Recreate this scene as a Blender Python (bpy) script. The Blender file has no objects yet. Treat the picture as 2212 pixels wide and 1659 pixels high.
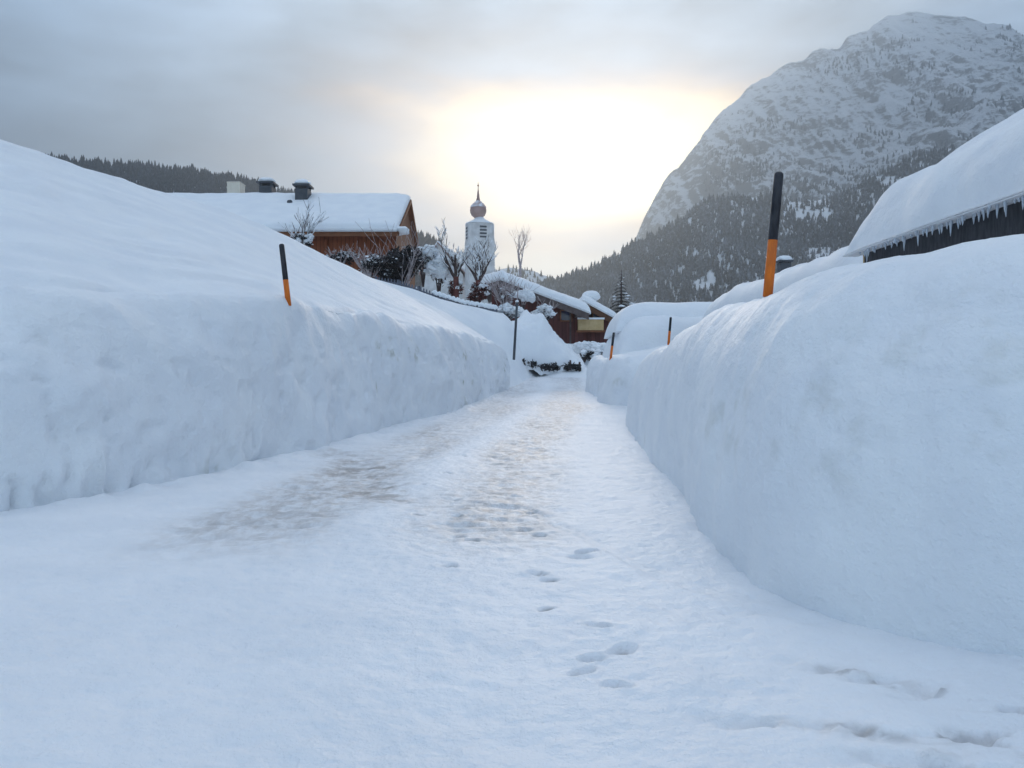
import bpy, math, random
import numpy as np
from mathutils import Vector, Matrix, noise as mnoise

random.seed(7)
RNG = np.random.default_rng(11)
SC = bpy.context.scene
COL = SC.collection
R = math.radians

# ------------------------------------------------------------------ camera
F, CX, HZ, H = 1736.0, 1106.0, 805.0, 1.1      # focal length, centre and horizon in units of a 2212 px wide frame; eye height in m
cd = bpy.data.cameras.new('camera')
cd.sensor_width = 36.0
cd.lens = 36.0 * F / 2212.0
cd.shift_y = -(829.5 - HZ) / 2212.0
cd.clip_start = 0.05
cd.clip_end = 20000.0
cam = bpy.data.objects.new('camera', cd)
COL.objects.link(cam)
cam.location = (0, 0, H)
cam.rotation_euler = (R(90), 0, 0)
SC.camera = cam

def P(px, py, d):
    return Vector(((px - CX) / F * d, d, H - (py - HZ) / F * d))

# ------------------------------------------------------------------ light
SUN_AZ, SUN_EL = 4.7, 15.5           # degrees right of +Y, degrees up
SC.view_settings.view_transform = 'Standard'
SC.view_settings.look = 'None'
SC.view_settings.gamma = 1.0
SC.view_settings.use_curve_mapping = False
SC.view_settings.exposure = 0.95
sl = bpy.data.lights.new('sun', 'SUN')
sl.energy = 1.25
sl.angle = R(14)
sl.color = (1.0, 0.87, 0.74)
sun = bpy.data.objects.new('sun', sl)
COL.objects.link(sun)
sd = Vector((math.sin(R(SUN_AZ)) * math.cos(R(SUN_EL)), math.cos(R(SUN_AZ)) * math.cos(R(SUN_EL)), math.sin(R(SUN_EL))))
sun.rotation_euler = sd.to_track_quat('Z', 'Y').to_euler()
sun.location = (0, 0, 60)

class NT:
    """small helper to write node trees as expressions"""
    def __init__(self, tree):
        self.t = tree
        self.n = tree.nodes
        self.l = tree.links
    def put(self, sock, v):
        if isinstance(v, bpy.types.NodeSocket):
            self.l.new(v, sock)
        elif v is not None:
            sock.default_value = v
    def node(self, kind, **kw):
        n = self.n.new(kind)
        for k, v in kw.items():
            setattr(n, k, v)
        return n
    def m(self, op, a, b=None, c=None, clamp=False):
        n = self.node('ShaderNodeMath', operation=op, use_clamp=clamp)
        self.put(n.inputs[0], a)
        self.put(n.inputs[1], b)
        self.put(n.inputs[2], c)
        return n.outputs[0]
    def vm(self, op, a, b=None):
        n = self.node('ShaderNodeVectorMath', operation=op)
        self.put(n.inputs[0], a)
        self.put(n.inputs[1], b)
        return n.outputs[0]
    def mix(self, f, a, b, blend='MIX'):
        n = self.node('ShaderNodeMix', data_type='RGBA', blend_type=blend)
        self.put(n.inputs[0], f)
        self.put(n.inputs[6], a)
        self.put(n.inputs[7], b)
        return n.outputs[2]
    def ramp(self, v, a, b, lo=0.0, hi=1.0):
        n = self.node('ShaderNodeMapRange', interpolation_type='SMOOTHSTEP')
        for i, x in enumerate((v, a, b, lo, hi)):
            self.put(n.inputs[i], x)
        return n.outputs[0]
    def noise(self, vec, scale, detail=4.0, rough=0.5, dist=0.0):
        n = self.node('ShaderNodeTexNoise')
        self.put(n.inputs['Vector'], vec)
        n.inputs['Scale'].default_value = scale
        n.inputs['Detail'].default_value = detail
        n.inputs['Roughness'].default_value = rough
        n.inputs['Distortion'].default_value = dist
        return n.outputs[0]
    def scale(self, vec, s):
        n = self.node('ShaderNodeMapping')
        self.put(n.inputs['Vector'], vec)
        n.inputs['Scale'].default_value = s
        return n.outputs[0]
    def xyz(self, vec):
        n = self.node('ShaderNodeSeparateXYZ')
        self.put(n.inputs[0], vec)
        return n.outputs
    def comb(self, x, y, z):
        n = self.node('ShaderNodeCombineXYZ')
        for i, v in enumerate((x, y, z)):
            self.put(n.inputs[i], v)
        return n.outputs[0]

def make_world():
    w = bpy.data.worlds.new('World')
    SC.world = w
    w.use_nodes = True
    t = NT(w.node_tree)
    t.n.clear()
    out = t.node('ShaderNodeOutputWorld')
    bg = t.node('ShaderNodeBackground')
    t.l.new(bg.outputs[0], out.inputs[0])
    bg.inputs['Strength'].default_value = 0.1
    sky = t.node('ShaderNodeTexSky', sky_type='NISHITA')
    sky.sun_disc = False
    sky.sun_elevation = R(SUN_EL)
    sky.sun_rotation = R(SUN_AZ)
    sky.altitude = 900.0
    sky.air_density = 1.0
    sky.dust_density = 0.6
    sky.ozone_density = 1.3
    d = t.node('ShaderNodeTexCoord').outputs['Generated']
    x, y, z = t.xyz(d)
    az = t.m('MULTIPLY', t.m('ARCTAN2', x, y), 180 / math.pi)
    el = t.m('MULTIPLY', t.m('ARCSINE', z), 180 / math.pi)
    flat = t.comb(t.m('MULTIPLY', az, 0.05), t.m('MULTIPLY', el, 0.15), 0.3)
    n1 = t.noise(flat, 0.8, 3, 0.45, 0.3)
    n2 = t.noise(t.vm('ADD', flat, (3.1, 7.7, 1.2)), 1.7, 4, 0.5, 0.2)
    n1c = t.m('SUBTRACT', n1, 0.5)
    n2c = t.m('SUBTRACT', n2, 0.5)
    wob = t.m('ADD', t.m('MULTIPLY', n1c, 0.9), t.m('MULTIPLY', n2c, 0.8))
    def ell(a0, e0, sa, se):
        u = t.m('DIVIDE', t.m('SUBTRACT', az, a0), sa)
        v = t.m('DIVIDE', t.m('SUBTRACT', el, e0), se)
        return t.m('SQRT', t.m('ADD', t.m('MULTIPLY', u, u), t.m('MULTIPLY', v, v)))
    # the cloud deck: grey blue, lighter towards the sun
    near = t.ramp(ell(5, 14, 48, 30), 1.0, 0.1)
    deck = t.mix(near, (1.75, 2.85, 4.3, 1), (3.8, 4.45, 5.3, 1))
    lum = t.m('ADD', 1.0, t.m('ADD', t.m('MULTIPLY', n1c, 2.2), t.m('ADD', t.m('MULTIPLY', n2c, 1.6), t.m('MULTIPLY', t.m('SUBTRACT', t.noise(t.vm('ADD', flat, (9.0, 2.0, 5.0)), 3.6, 5, 0.55, 0.3), 0.5), 1.0))))
    deck = t.vm('MULTIPLY', deck, t.comb(lum, lum, lum))
    # thin cloud lets clear sky through: in rifts ahead, widely behind the viewer
    behind = t.ramp(y, 0.35, -0.5)
    rift = t.m('MAXIMUM', t.m('MULTIPLY', t.ramp(n1, 0.5, 0.75), 0.12), t.m('MULTIPLY', behind, 0.8))
    blue = t.vm('MULTIPLY', sky.outputs[0], (2.35, 2.3, 2.25))
    col = t.mix(rift, deck, blue)
    # the thinner cloud overhead is brighter and bluer
    col = t.mix(t.ramp(el, 30, 62), col, (5.2, 5.75, 6.6, 1))
    # light round the sun
    def glow(e, wo, a, b, rgb):
        global_r = t.m('ADD', e, t.m('MULTIPLY', wob, wo))
        k = t.ramp(global_r, a, b)
        return t.vm('MULTIPLY', t.comb(t.m('POWER', k, 1.5), t.m('POWER', k, 1.85), t.m('POWER', k, 2.6)), rgb)
    col = t.vm('ADD', col, glow(ell(3.5, 13.0, 21, 10.5), 0.7, 1.35, 0.1, (7.8, 5.7, 2.9)))
    col = t.vm('ADD', col, glow(ell(4.8, 14.3, 10.0, 3.7), 1.6, 2.1, 0.3, (27.0, 22.5, 14.0)))
    col = t.vm('ADD', col, glow(ell(2.6, 7.6, 7.5, 1.7), 1.3, 1.5, 0.2, (6.5, 5.6, 3.8)))
    t.l.new(col, bg.inputs['Color'])
make_world()

# ------------------------------------------------------------------ numeric noise
def _h(ix, iy, iz):
    n = (ix.astype(np.int64) * 374761393 + iy.astype(np.int64) * 668265263 + iz.astype(np.int64) * 1274126177) & 0xffffffff
    n = ((n ^ (n >> 13)) * 1274126177) & 0xffffffff
    n = ((n ^ (n >> 16)) * 2246822519) & 0xffffffff
    n = n ^ (n >> 15)
    return (n & 0xffffff) / float(0xffffff) * 2 - 1
def vnoise(x, y, z=0.0):
    x, y, z = np.broadcast_arrays(np.asarray(x, float), np.asarray(y, float), np.asarray(z, float))
    ix, iy, iz = np.floor(x), np.floor(y), np.floor(z)
    fx, fy, fz = x - ix, y - iy, z - iz
    s = lambda f: f * f * f * (f * (f * 6 - 15) + 10)
    fx, fy, fz = s(fx), s(fy), s(fz)
    r = 0
    for a in (0, 1):
        for b in (0, 1):
            for c in (0, 1):
                w = (fx if a else 1 - fx) * (fy if b else 1 - fy) * (fz if c else 1 - fz)
                r = r + w * _h(ix + a, iy + b, iz + c)
    return r
def fbm(x, y, z=0.0, o=4, g=0.5):
    r, a, f = 0, 1.0, 1.0
    for i in range(o):
        r = r + a * vnoise(np.asarray(x) * f + 17.3 * i, np.asarray(y) * f - 9.1 * i, np.asarray(z) * f + 4.7 * i)
        a *= g
        f *= 2.03
    return r
def sst(a, b, x):
    t = np.clip((x - a) / (b - a), 0, 1)
    return t * t * (3 - 2 * t)

# ------------------------------------------------------------------ mesh helpers
def link(name, me, mat=None, parent=None, loc=None):
    o = bpy.data.objects.new(name, me)
    COL.objects.link(o)
    if mat is not None:
        me.materials.append(mat)
    if parent is not None:
        o.parent = parent
    if loc is not None:
        o.location = loc
    return o
def raw_mesh(name, V, Q, smooth=True, attrs=None):
    """V (n,3), Q (m,k) all faces with k corners"""
    V = np.ascontiguousarray(V, dtype=np.float32)
    Q = np.ascontiguousarray(Q, dtype=np.int32)
    me = bpy.data.meshes.new(name)
    me.vertices.add(len(V))
    me.vertices.foreach_set('co', V.ravel())
    k = Q.shape[1]
    me.loops.add(Q.size)
    me.loops.foreach_set('vertex_index', Q.ravel())
    me.polygons.add(len(Q))
    me.polygons.foreach_set('loop_start', np.arange(0, Q.size, k, dtype=np.int32))
    me.polygons.foreach_set('loop_total', np.full(len(Q), k, dtype=np.int32))
    me.polygons.foreach_set('use_smooth', np.full(len(Q), smooth, dtype=bool))
    for nm, arr in (attrs or {}).items():
        a = me.attributes.new(nm, 'FLOAT', 'POINT')
        a.data.foreach_set('value', np.ascontiguousarray(arr, dtype=np.float32).ravel())
    me.update(calc_edges=True)
    me.validate()
    return me
def grid_mesh(name, G, attrs=None):
    n, m = G.shape[:2]
    i = np.arange(n * m).reshape(n, m)
    Q = np.stack([i[:-1, :-1], i[1:, :-1], i[1:, 1:], i[:-1, 1:]], -1).reshape(-1, 4)
    return raw_mesh(name, G.reshape(-1, 3), Q, True, attrs)

class MB:
    """collects shapes, then links them as ONE mesh object"""
    def __init__(self):
        self.v, self.f = [], []
    def add(self, vs, fs):
        b = len(self.v)
        self.v += [tuple(p) for p in vs]
        self.f += [tuple(i + b for i in q) for q in fs]
        return self
    def box(self, c, s, rot=None):
        c = Vector(c)
        vs = []
        for dx in (-.5, .5):
            for dy in (-.5, .5):
                for dz in (-.5, .5):
                    p = Vector((dx * s[0], dy * s[1], dz * s[2]))
                    vs.append(c + (rot @ p if rot is not None else p))
        return self.add(vs, [(0, 1, 3, 2), (4, 6, 7, 5), (0, 4, 5, 1), (2, 3, 7, 6), (0, 2, 6, 4), (1, 5, 7, 3)])
    def hexa(self, b4, t4):
        return self.add(list(b4) + list(t4), [(3, 2, 1, 0), (4, 5, 6, 7)] + [(i, (i + 1) % 4, (i + 1) % 4 + 4, i + 4) for i in range(4)])
    def prism(self, poly, off):
        n = len(poly)
        off = Vector(off)
        return self.add([Vector(p) for p in poly] + [Vector(p) + off for p in poly],
                        [tuple(range(n))[::-1], tuple(range(n, 2 * n))] + [(i, (i + 1) % n, (i + 1) % n + n, i + n) for i in range(n)])
    def tube(self, pts, rad, n=6, cap=True):
        pts = [Vector(p) for p in pts]
        vs, fs = [], []
        for i, p in enumerate(pts):
            a = pts[max(i - 1, 0)]
            b = pts[min(i + 1, len(pts) - 1)]
            ax = (b - a).normalized()
            u = ax.cross(Vector((0.31, 0.17, 0.93)))
            if u.length < .1:
                u = ax.cross(Vector((1, 0, 0)))
            u.normalize()
            w = ax.cross(u)
            for k in range(n):
                an = 2 * math.pi * k / n
                vs.append(p + (u * math.cos(an) + w * math.sin(an)) * rad[i])
        for i in range(len(pts) - 1):
            for k in range(n):
                fs.append((i * n + k, i * n + (k + 1) % n, (i + 1) * n + (k + 1) % n, (i + 1) * n + k))
        if cap:
            fs.append(tuple(range(n))[::-1])
            fs.append(tuple(range((len(pts) - 1) * n, len(pts) * n)))
        return self.add(vs, fs)
    def lathe(self, c, prof, n=24, ph=0.0):
        c = Vector(c)
        vs, fs = [], []
        for r, z in prof:
            for k in range(n):
                a = 2 * math.pi * k / n + ph
                vs.append(c + Vector((r * math.cos(a), r * math.sin(a), z)))
        for i in range(len(prof) - 1):
            for k in range(n):
                fs.append((i * n + k, i * n + (k + 1) % n, (i + 1) * n + (k + 1) % n, (i + 1) * n + k))
        fs.append(tuple(range(n))[::-1])
        fs.append(tuple(range((len(prof) - 1) * n, len(prof) * n)))
        return self.add(vs, fs)
    def blob(self, c, s, seed=0.0, amp=0.25, sub=2, fr=1.6):
        V, Fc = ICO[sub]
        c = Vector(c)
        vs = []
        for p in V:
            k = 1 + amp * mnoise.noise(p * fr + Vector((seed * 3.7, seed * 1.3, seed)))
            vs.append((c.x + p.x * s[0] * k, c.y + p.y * s[1] * k, c.z + p.z * s[2] * k))
        return self.add(vs, Fc)
    def build(self, name, mat, parent=None, smooth=False):
        me = bpy.data.meshes.new(name)
        me.from_pydata(self.v, [], self.f)
        if smooth:
            me.polygons.foreach_set('use_smooth', np.ones(len(me.polygons), dtype=bool))
        me.update()
        return link(name, me, mat, parent)

def _ico(sub):
    g = (1 + 5 ** .5) / 2
    V = [Vector(p).normalized() for p in ((-1, g, 0), (1, g, 0), (-1, -g, 0), (1, -g, 0), (0, -1, g), (0, 1, g), (0, -1, -g), (0, 1, -g), (g, 0, -1), (g, 0, 1), (-g, 0, -1), (-g, 0, 1))]
    Fc = [(0, 11, 5), (0, 5, 1), (0, 1, 7), (0, 7, 10), (0, 10, 11), (1, 5, 9), (5, 11, 4), (11, 10, 2), (10, 7, 6), (7, 1, 8), (3, 9, 4), (3, 4, 2), (3, 2, 6), (3, 6, 8), (3, 8, 9), (4, 9, 5), (2, 4, 11), (6, 2, 10), (8, 6, 7), (9, 8, 1)]
    for _ in range(sub):
        mid, nf = {}, []
        def mp(a, b):
            k = (min(a, b), max(a, b))
            if k not in mid:
                V.append(((V[a] + V[b]) / 2).normalized())
                mid[k] = len(V) - 1
            return mid[k]
        for a, b, c in Fc:
            ab, bc, ca = mp(a, b), mp(b, c), mp(c, a)
            nf += [(a, ab, ca), (b, bc, ab), (c, ca, bc), (ab, bc, ca)]
        Fc = nf
    return V, Fc
ICO = {s: _ico(s) for s in (0, 1, 2, 3, 4)}

def tag(o, label=None, cat=None, group=None, kind=None):
    if label: o['label'] = label
    if cat: o['category'] = cat
    if group: o['group'] = group
    if kind: o['kind'] = kind
    return o
def thing(name, label, cat, loc, group=None):
    o = bpy.data.objects.new(name, None)
    COL.objects.link(o)
    o.empty_display_size = .3
    o['base'] = 0
    del o['base']
    o.location = loc
    return tag(o, label, cat, group)
def under(root, *parts):
    """parts were built in world coordinates: hang them on the thing without moving them"""
    for p in parts:
        p.parent = root
        p.matrix_parent_inverse = Matrix.Translation(root.location).inverted()

# ------------------------------------------------------------------ materials
def new_mat(name):
    m = bpy.data.materials.new(name)
    m.use_nodes = True
    t = NT(m.node_tree)
    b = t.n['Principled BSDF']
    return m, t, b
def bump(t, b, h, dist, strength=1.0, prev=None):
    n = t.node('ShaderNodeBump')
    n.inputs['Strength'].default_value = strength
    n.inputs['Distance'].default_value = dist
    t.put(n.inputs['Height'], h)
    if prev is not None:
        t.put(n.inputs['Normal'], prev)
    t.put(b.inputs['Normal'], n.outputs[0])
    return n.outputs[0]
def gpos(t):
    return t.node('ShaderNodeNewGeometry').outputs['Position']

def snow_material(name, scale=1.0, a=(0.82, 0.84, 0.87, 1), c=(0.87, 0.885, 0.90, 1), fine=0.012, dirt=None):
    m, t, b = new_mat(name)
    p = gpos(t)
    n1 = t.noise(p, 1.3 * scale, 5, 0.55)
    n2 = t.noise(p, 14 * scale, 4, 0.6)
    n3 = t.noise(p, 70 * scale, 2, 0.6)
    col = t.mix(t.ramp(n1, 0.35, 0.65), a, c)
    rough = 0.62
    if dirt is not None:
        at = t.node('ShaderNodeAttribute', attribute_name='dirt').outputs['Fac']
        grain = t.ramp(t.noise(t.scale(p, (1, 0.55, 1)), 9, 6, 0.7), 0.36, 0.64)
        k = t.m('MULTIPLY', at, t.m('ADD', 0.3, t.m('MULTIPLY', grain, 0.8)), clamp=True)
        col = t.mix(k, col, dirt)
        sc_ = t.node('ShaderNodeAttribute', attribute_name='dark_marks').outputs['Fac']
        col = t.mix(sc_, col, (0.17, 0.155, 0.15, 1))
        rough = t.m('SUBTRACT', 0.55, t.m('MULTIPLY', at, 0.1))
    t.put(b.inputs['Base Color'], col)
    t.put(b.inputs['Roughness'], rough)
    b.inputs['Specular IOR Level'].default_value = 0.3
    q = bump(t, b, n2, fine / scale * 2.2, 0.7)
    bump(t, b, n3, fine / scale * 0.5, 0.6, q)
    return m
SNOW = snow_material('snow')
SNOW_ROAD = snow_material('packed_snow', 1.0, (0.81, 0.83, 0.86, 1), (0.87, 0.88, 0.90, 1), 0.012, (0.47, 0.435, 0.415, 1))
SNOW_BANK = snow_material('banked_snow', dirt=(0.42, 0.42, 0.34, 1))
SNOW_FAR = snow_material('far_snow', 0.25)

def flat_mat(name, a, c, scale=6.0, rough=0.75, stretch=(1, 1, 1), bumpd=0.0, spec=0.3):
    m, t, b = new_mat(name)
    p = t.scale(gpos(t), stretch)
    n = t.noise(p, scale, 5, 0.6)
    t.put(b.inputs['Base Color'], t.mix(t.ramp(n, 0.3, 0.7), (*a, 1), (*c, 1)))
    b.inputs['Roughness'].default_value = rough
    b.inputs['Specular IOR Level'].default_value = spec
    if bumpd:
        bump(t, b, n, bumpd, 0.8)
    return m
def plank_mat(name, a, c, width=0.16, axis=0):
    m, t, b = new_mat(name)
    p = gpos(t)
    s = t.xyz(p)[axis]
    cell = t.m('FLOOR', t.m('DIVIDE', s, width))
    rnd = t.node('ShaderNodeTexWhiteNoise', noise_dimensions='1D')
    t.put(rnd.inputs['W'], cell)
    fr = t.m('FRACT', t.m('DIVIDE', s, width))
    gap = t.ramp(t.m('ABSOLUTE', t.m('SUBTRACT', fr, 0.5)), 0.42, 0.48)
    g = t.noise(t.scale(p, (6, 6, 0.7)), 5, 5, 0.6)
    f = t.m('ADD', t.m('MULTIPLY', rnd.outputs[0], 0.6), t.m('MULTIPLY', g, 0.5))
    col = t.mix(f, (*a, 1), (*c, 1))
    col = t.mix(t.m('MULTIPLY', gap, 0.8), col, (a[0] * .3, a[1] * .3, a[2] * .3, 1))
    t.put(b.inputs['Base Color'], col)
    b.inputs['Roughness'].default_value = 0.8
    bump(t, b, t.m('SUBTRACT', 1.0, gap), 0.02, 0.7)
    return m
M = {
    'orange': flat_mat('orange_paint', (0.80, 0.19, 0.014), (0.55, 0.13, 0.02), 22, 0.55, (1, 1, .25), .002),
    'black': flat_mat('black_paint', (0.012, 0.013, 0.018), (0.045, 0.045, 0.052), 22, 0.5, (1, 1, .25), .002),
    'redwood': plank_mat('red_brown_planks', (0.20, 0.058, 0.026), (0.34, 0.11, 0.048), 0.2, 0),
    'gablewood': plank_mat('ochre_planks', (0.21, 0.09, 0.045), (0.29, 0.13, 0.06), 0.2, 1),
    'darkwood': plank_mat('dark_red_planks', (0.075, 0.024, 0.024), (0.15, 0.048, 0.042), 0.22, 0),
    'fascia': flat_mat('fascia_board', (0.17, 0.07, 0.035), (0.24, 0.10, 0.05), 3),
    'verge': flat_mat('weathered_verge', (0.085, 0.062, 0.06), (0.14, 0.11, 0.105), 4),
    'paleboard': flat_mat('pale_boards', (0.46, 0.32, 0.15), (0.56, 0.41, 0.22), 5),
    'plaster': flat_mat('white_plaster', (0.54, 0.52, 0.51), (0.72, 0.70, 0.69), 0.8, 0.85),
    'copper': flat_mat('red_brown_metal', (0.34, 0.22, 0.19), (0.42, 0.28, 0.25), 0.8, 0.5),
    'slate': flat_mat('dark_metal', (0.05, 0.055, 0.065), (0.09, 0.095, 0.105), 3, 0.6),
    'cream': flat_mat('cream_render', (0.66, 0.60, 0.50), (0.74, 0.68, 0.58), 3, 0.85),
    'glass': flat_mat('window_glass', (0.03, 0.035, 0.07), (0.06, 0.065, 0.12), 3, 0.15, spec=0.5),
    'bark': flat_mat('dark_bark', (0.055, 0.038, 0.036), (0.11, 0.08, 0.075), 8, 0.9),
    'redbark': flat_mat('reddish_bark', (0.10, 0.035, 0.03), (0.17, 0.065, 0.055), 8, 0.9),
    'frost': flat_mat('frosted_twigs', (0.30, 0.24, 0.24), (0.52, 0.46, 0.46), 8, 0.9),
    'leaf': flat_mat('evergreen_leaves', (0.020, 0.024, 0.026), (0.06, 0.05, 0.055), 6, 0.8),
    'rustleaf': flat_mat('rusty_leaves', (0.075, 0.028, 0.026), (0.15, 0.055, 0.05), 6, 0.85),
    'needle': flat_mat('conifer_needles', (0.020, 0.026, 0.030), (0.045, 0.05, 0.058), 4, 0.8),
    'fence': flat_mat('weathered_fence', (0.10, 0.11, 0.14), (0.17, 0.18, 0.22), 5, 0.85),
    'stone': flat_mat('dark_stone', (0.05, 0.05, 0.055), (0.12, 0.115, 0.115), 3, 0.85),
}
def ice_mat():
    m, t, b = new_mat('ice')
    b.inputs['Base Color'].default_value = (0.75, 0.82, 0.9, 1)
    b.inputs['Roughness'].default_value = 0.2
    b.inputs['Transmission Weight'].default_value = 0.35
    b.inputs['IOR'].default_value = 1.31
    return m
M['ice'] = ice_mat()

# ------------------------------------------------------------------ ground, road and banks
def road_z(y):
    return 0.45 * sst(10, 31, y) + 0.5 * sst(29.5, 33.5, y)
LX = np.array([-60, -14, -9.6, -8.05, -6.1, -4.6, -2.74, -1.2, -.2, 0.3, 1.0])
LY = np.array([10, 13, 15, 19, 21, 23.5, 27, 29.2, 30.2, 31, 32])
LZ = np.array([9, 5.7, 5.1, 4.95, 4.35, 3.75, 2.95, 2.4, 2.0, 1.8, 1.3])
FX = np.array([-60, -20, -8, -5.9, -4.05, -3.14, -2.1, -1.13, -.3, .25, .6, 1.0])
FZ = np.array([9, 5.6, 5.25, 5.05, 4.62, 4.3, 3.98, 3.82, 3.65, 3.0, 1.9, 1.3])
def terrain(x, y):
    yr = np.interp(x, LX, LY)
    hz = np.interp(x, LX, LZ)
    fz = np.interp(x, FX, FZ)
    hz = hz + (fz - hz) * sst(yr + 1, 34.4, y)
    left = -0.6 + (hz + 0.6) * sst(yr - 2.5, yr + 3.2, y)
    right = -0.6 + (1.75 - 0.1 * np.cos(x)) * sst(30.5, 33.5, y) + 1.3 * sst(35.5, 41.5, y)
    k = sst(0.4, 1.9, x)
    z = left * (1 - k) + right * k
    z = np.maximum(z, -0.6)
    z = z + 0.085 * np.clip(y - 55, 0, 160) * sst(12, -6, x)
    z = z + 0.07 * fbm(x * .35, y * .35, 2.0, 4) * sst(31, 34, y)
    return z
def axis(lo, hi, step, far, n):
    c = np.arange(lo, hi, step)
    g = np.geomspace(step, far, n)
    return np.concatenate([(lo - np.cumsum(g))[::-1], c, hi + np.cumsum(g)])
gx = axis(-16, 12, 0.22, 700, 26)
gy = axis(10, 62, 0.25, 700, 26)
GX, GY = np.meshgrid(gx, gy, indexing='ij')
g = link('ground', grid_mesh('ground', np.stack([GX, GY, terrain(GX, GY)], -1)), SNOW)
tag(g, kind='structure')

# the road: fine near the eye, dented by boots and tyres
def foot_list():
    pts = [(985, 1070), (965, 1018), (905, 1110), (990, 1155), (1020, 1163), (1115, 1062), (1130, 1010), (1150, 1100), (1130, 1140), (1163, 1152),
           (1265, 1195), (1250, 1208), (970, 1225), (1160, 1245), (1185, 1258), (1295, 1358), (1258, 1452), (1330, 1483), (1275, 1425), 
           (1342, 1405), (915, 1043), (760, 1107), (1220, 853), (1112, 853), (1180, 1325), (860, 1000), (1000, 985), (1200, 1020), (985, 1110)]
    out = []
    for px, py in pts:
        d = H * F / (py - HZ)
        for _ in range(6):
            d = (H - float(road_z(d))) * F / (py - HZ)
        out.append(((px - CX) / F * d, d))
    return out
def make_road():
    ys = np.concatenate([np.linspace(-14, 1.6, 40), 1.6 * (34.2 / 1.6) ** np.linspace(0.004, 1, 620)])
    u = np.linspace(-1, 1, 560)
    xs = 10.5 * (0.42 * u + 0.58 * u ** 3)
    X, Y = np.meshgrid(xs, ys, indexing='ij')
    X = X + 0.02 * np.clip(Y, 0, 40)
    Z = road_z(Y) + 0.0
    Z += 0.020 * fbm(X * .8, Y * .5, 0, 4) + 0.008 * fbm(X * 5, Y * 5, 3, 3) + 0.005 * fbm(X * 15, Y * 15, 6, 3)
    cen = np.interp(Y, [0, 6, 12, 16, 20, 25, 31], [-0.4, -.9, -.45, 0.0, .6, .95, 1.5])
    dirt, dark_marks = np.zeros_like(X), np.zeros_like(X)
    for off, wd, st in ((-1.0, .62, .9), (0.66, .6, .9)):
        a = X - cen - off
        m = np.exp(-(a / wd) ** 4) * sst(4.3, 6.2, Y) * (0.65 + 0.35 * sst(24, 12, Y))
        br = sst(-0.25, 0.35, fbm(X * 1.1, Y * .35, 5 + off, 3))
        Z -= 0.028 * m
        Z += 0.014 * m * br * fbm(X * 3, Y * 9, 1, 3)
        dirt += (0.42 + 0.40 * br) * m * st
        dark_marks += .22 * m * sst(.15, .7, fbm(X * 5, Y * 11, 12, 4))
    # scuffed streaks and clods by the lower right corner
    for x0, x1, y0, sl_, w_, a_ in ((1.05, 2.3, 3.05, -.62, .07, .8), (.62, 2.0, 2.55, -.18, .05, .9), (.9, 2.2, 2.30, -.12, .06, .6), (1.3, 2.4, 2.72, -.3, .05, .6)):
        a = Y - (y0 + sl_ * (X - x0) + .03 * np.sin(X * 5))
        m = np.exp(-(a / w_) ** 2) * sst(x0 - .1, x0 + .25, X) * sst(x1, x1 - .4, X) * sst(-.1, .45, fbm(X * 5, Y * 9, 8, 3))
        Z += -.022 * m + .03 * m * fbm(X * 14, Y * 14, 2, 3)
        dirt += a_ * .45 * m
        dark_marks += a_ * .55 * m * sst(.0, .6, fbm(X * 12, Y * 22, 3, 3))
    # a wheel rut that swings out to the right
    for dy in (0, .22):
        yy = np.interp(X, [-.4, -.02, .45, .73, 1.18, 1.55, 2.1], [8.3, 6.94, 5.38, 4.5, 3.78, 3.38, 3.05]) + dy
        m = np.exp(-((Y - yy) / .09) ** 2) * sst(-.3, .2, X) * sst(2.0, 1.2, X) * sst(-.5, .2, fbm(X * 2, Y * 2, 6, 3) + .3)
        Z -= .012 * m
        dirt += .08 * m
    # sandy smear at the far bend and at the mouth of the left track
    dirt += 0.30 * np.exp(-((X - .9) / 1.4) ** 2 - ((Y - 21.0) / 1.7) ** 2) + .22 * np.exp(-((X - 2.0) / .7) ** 2 - ((Y - 20.5) / 1) ** 2)
    dirt += 0.18 * np.exp(-((X - 1.5) / 1.6) ** 2 - ((Y - 28.5) / 1.2) ** 2)
    e = (X + 1.55) * .75 + (Y - 8.6) * .25
    dirt += 0.8 * np.exp(-(e / .26) ** 2) * sst(6.2, 7.8, Y) * sst(13.5, 9.5, Y) * sst(-.3, .6, fbm(X * 4, Y * 3, 9, 4) + .05)
    dark_marks += .5 * np.exp(-(e / .22) ** 2) * sst(6.2, 7.4, Y) * sst(11.5, 9.5, Y) * sst(.0, .6, fbm(X * 7, Y * 9, 21, 3))
    Z -= 0.03 * np.exp(-(e / .25) ** 2) * sst(6.2, 7.4, Y) * sst(12, 9.5, Y)
    rnd = random.Random(3)
    for fx, fy in foot_list():
        an = rnd.uniform(-.5, .9)
        L, W = rnd.uniform(.045, .062), rnd.uniform(.03, .042)
        dx, dy = X - fx, Y - fy
        p = dx * math.cos(an) + dy * math.sin(an)
        q = -dx * math.sin(an) + dy * math.cos(an)
        rr = ((p / L) ** 2 + (q / W) ** 2) * (1 + .55 * fbm(X * 9 + fx * 7, Y * 9, 3, 3))
        s = 1 + .04 * fy
        Z -= rnd.uniform(.016, .028) * s * np.exp(-rr ** 2.2) * (1 + .5 * fbm(X * 20, Y * 20, 1, 2))
        Z += .005 * s * np.exp(-(np.sqrt(rr) - 1.45) ** 2 / .10)
        dirt += .35 * np.exp(-rr ** 1.5)
        dark_marks += rnd.uniform(.45, .85) * np.exp(-(((p - .2 * L) / (L * .75)) ** 2 + ((q - .15 * W) / (W * .6)) ** 2) ** 1.5) * sst(-.5, .3, fbm(X * 25, Y * 25, 4, 2))  # darker grey core coloured into each print, set slightly off its centre
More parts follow.
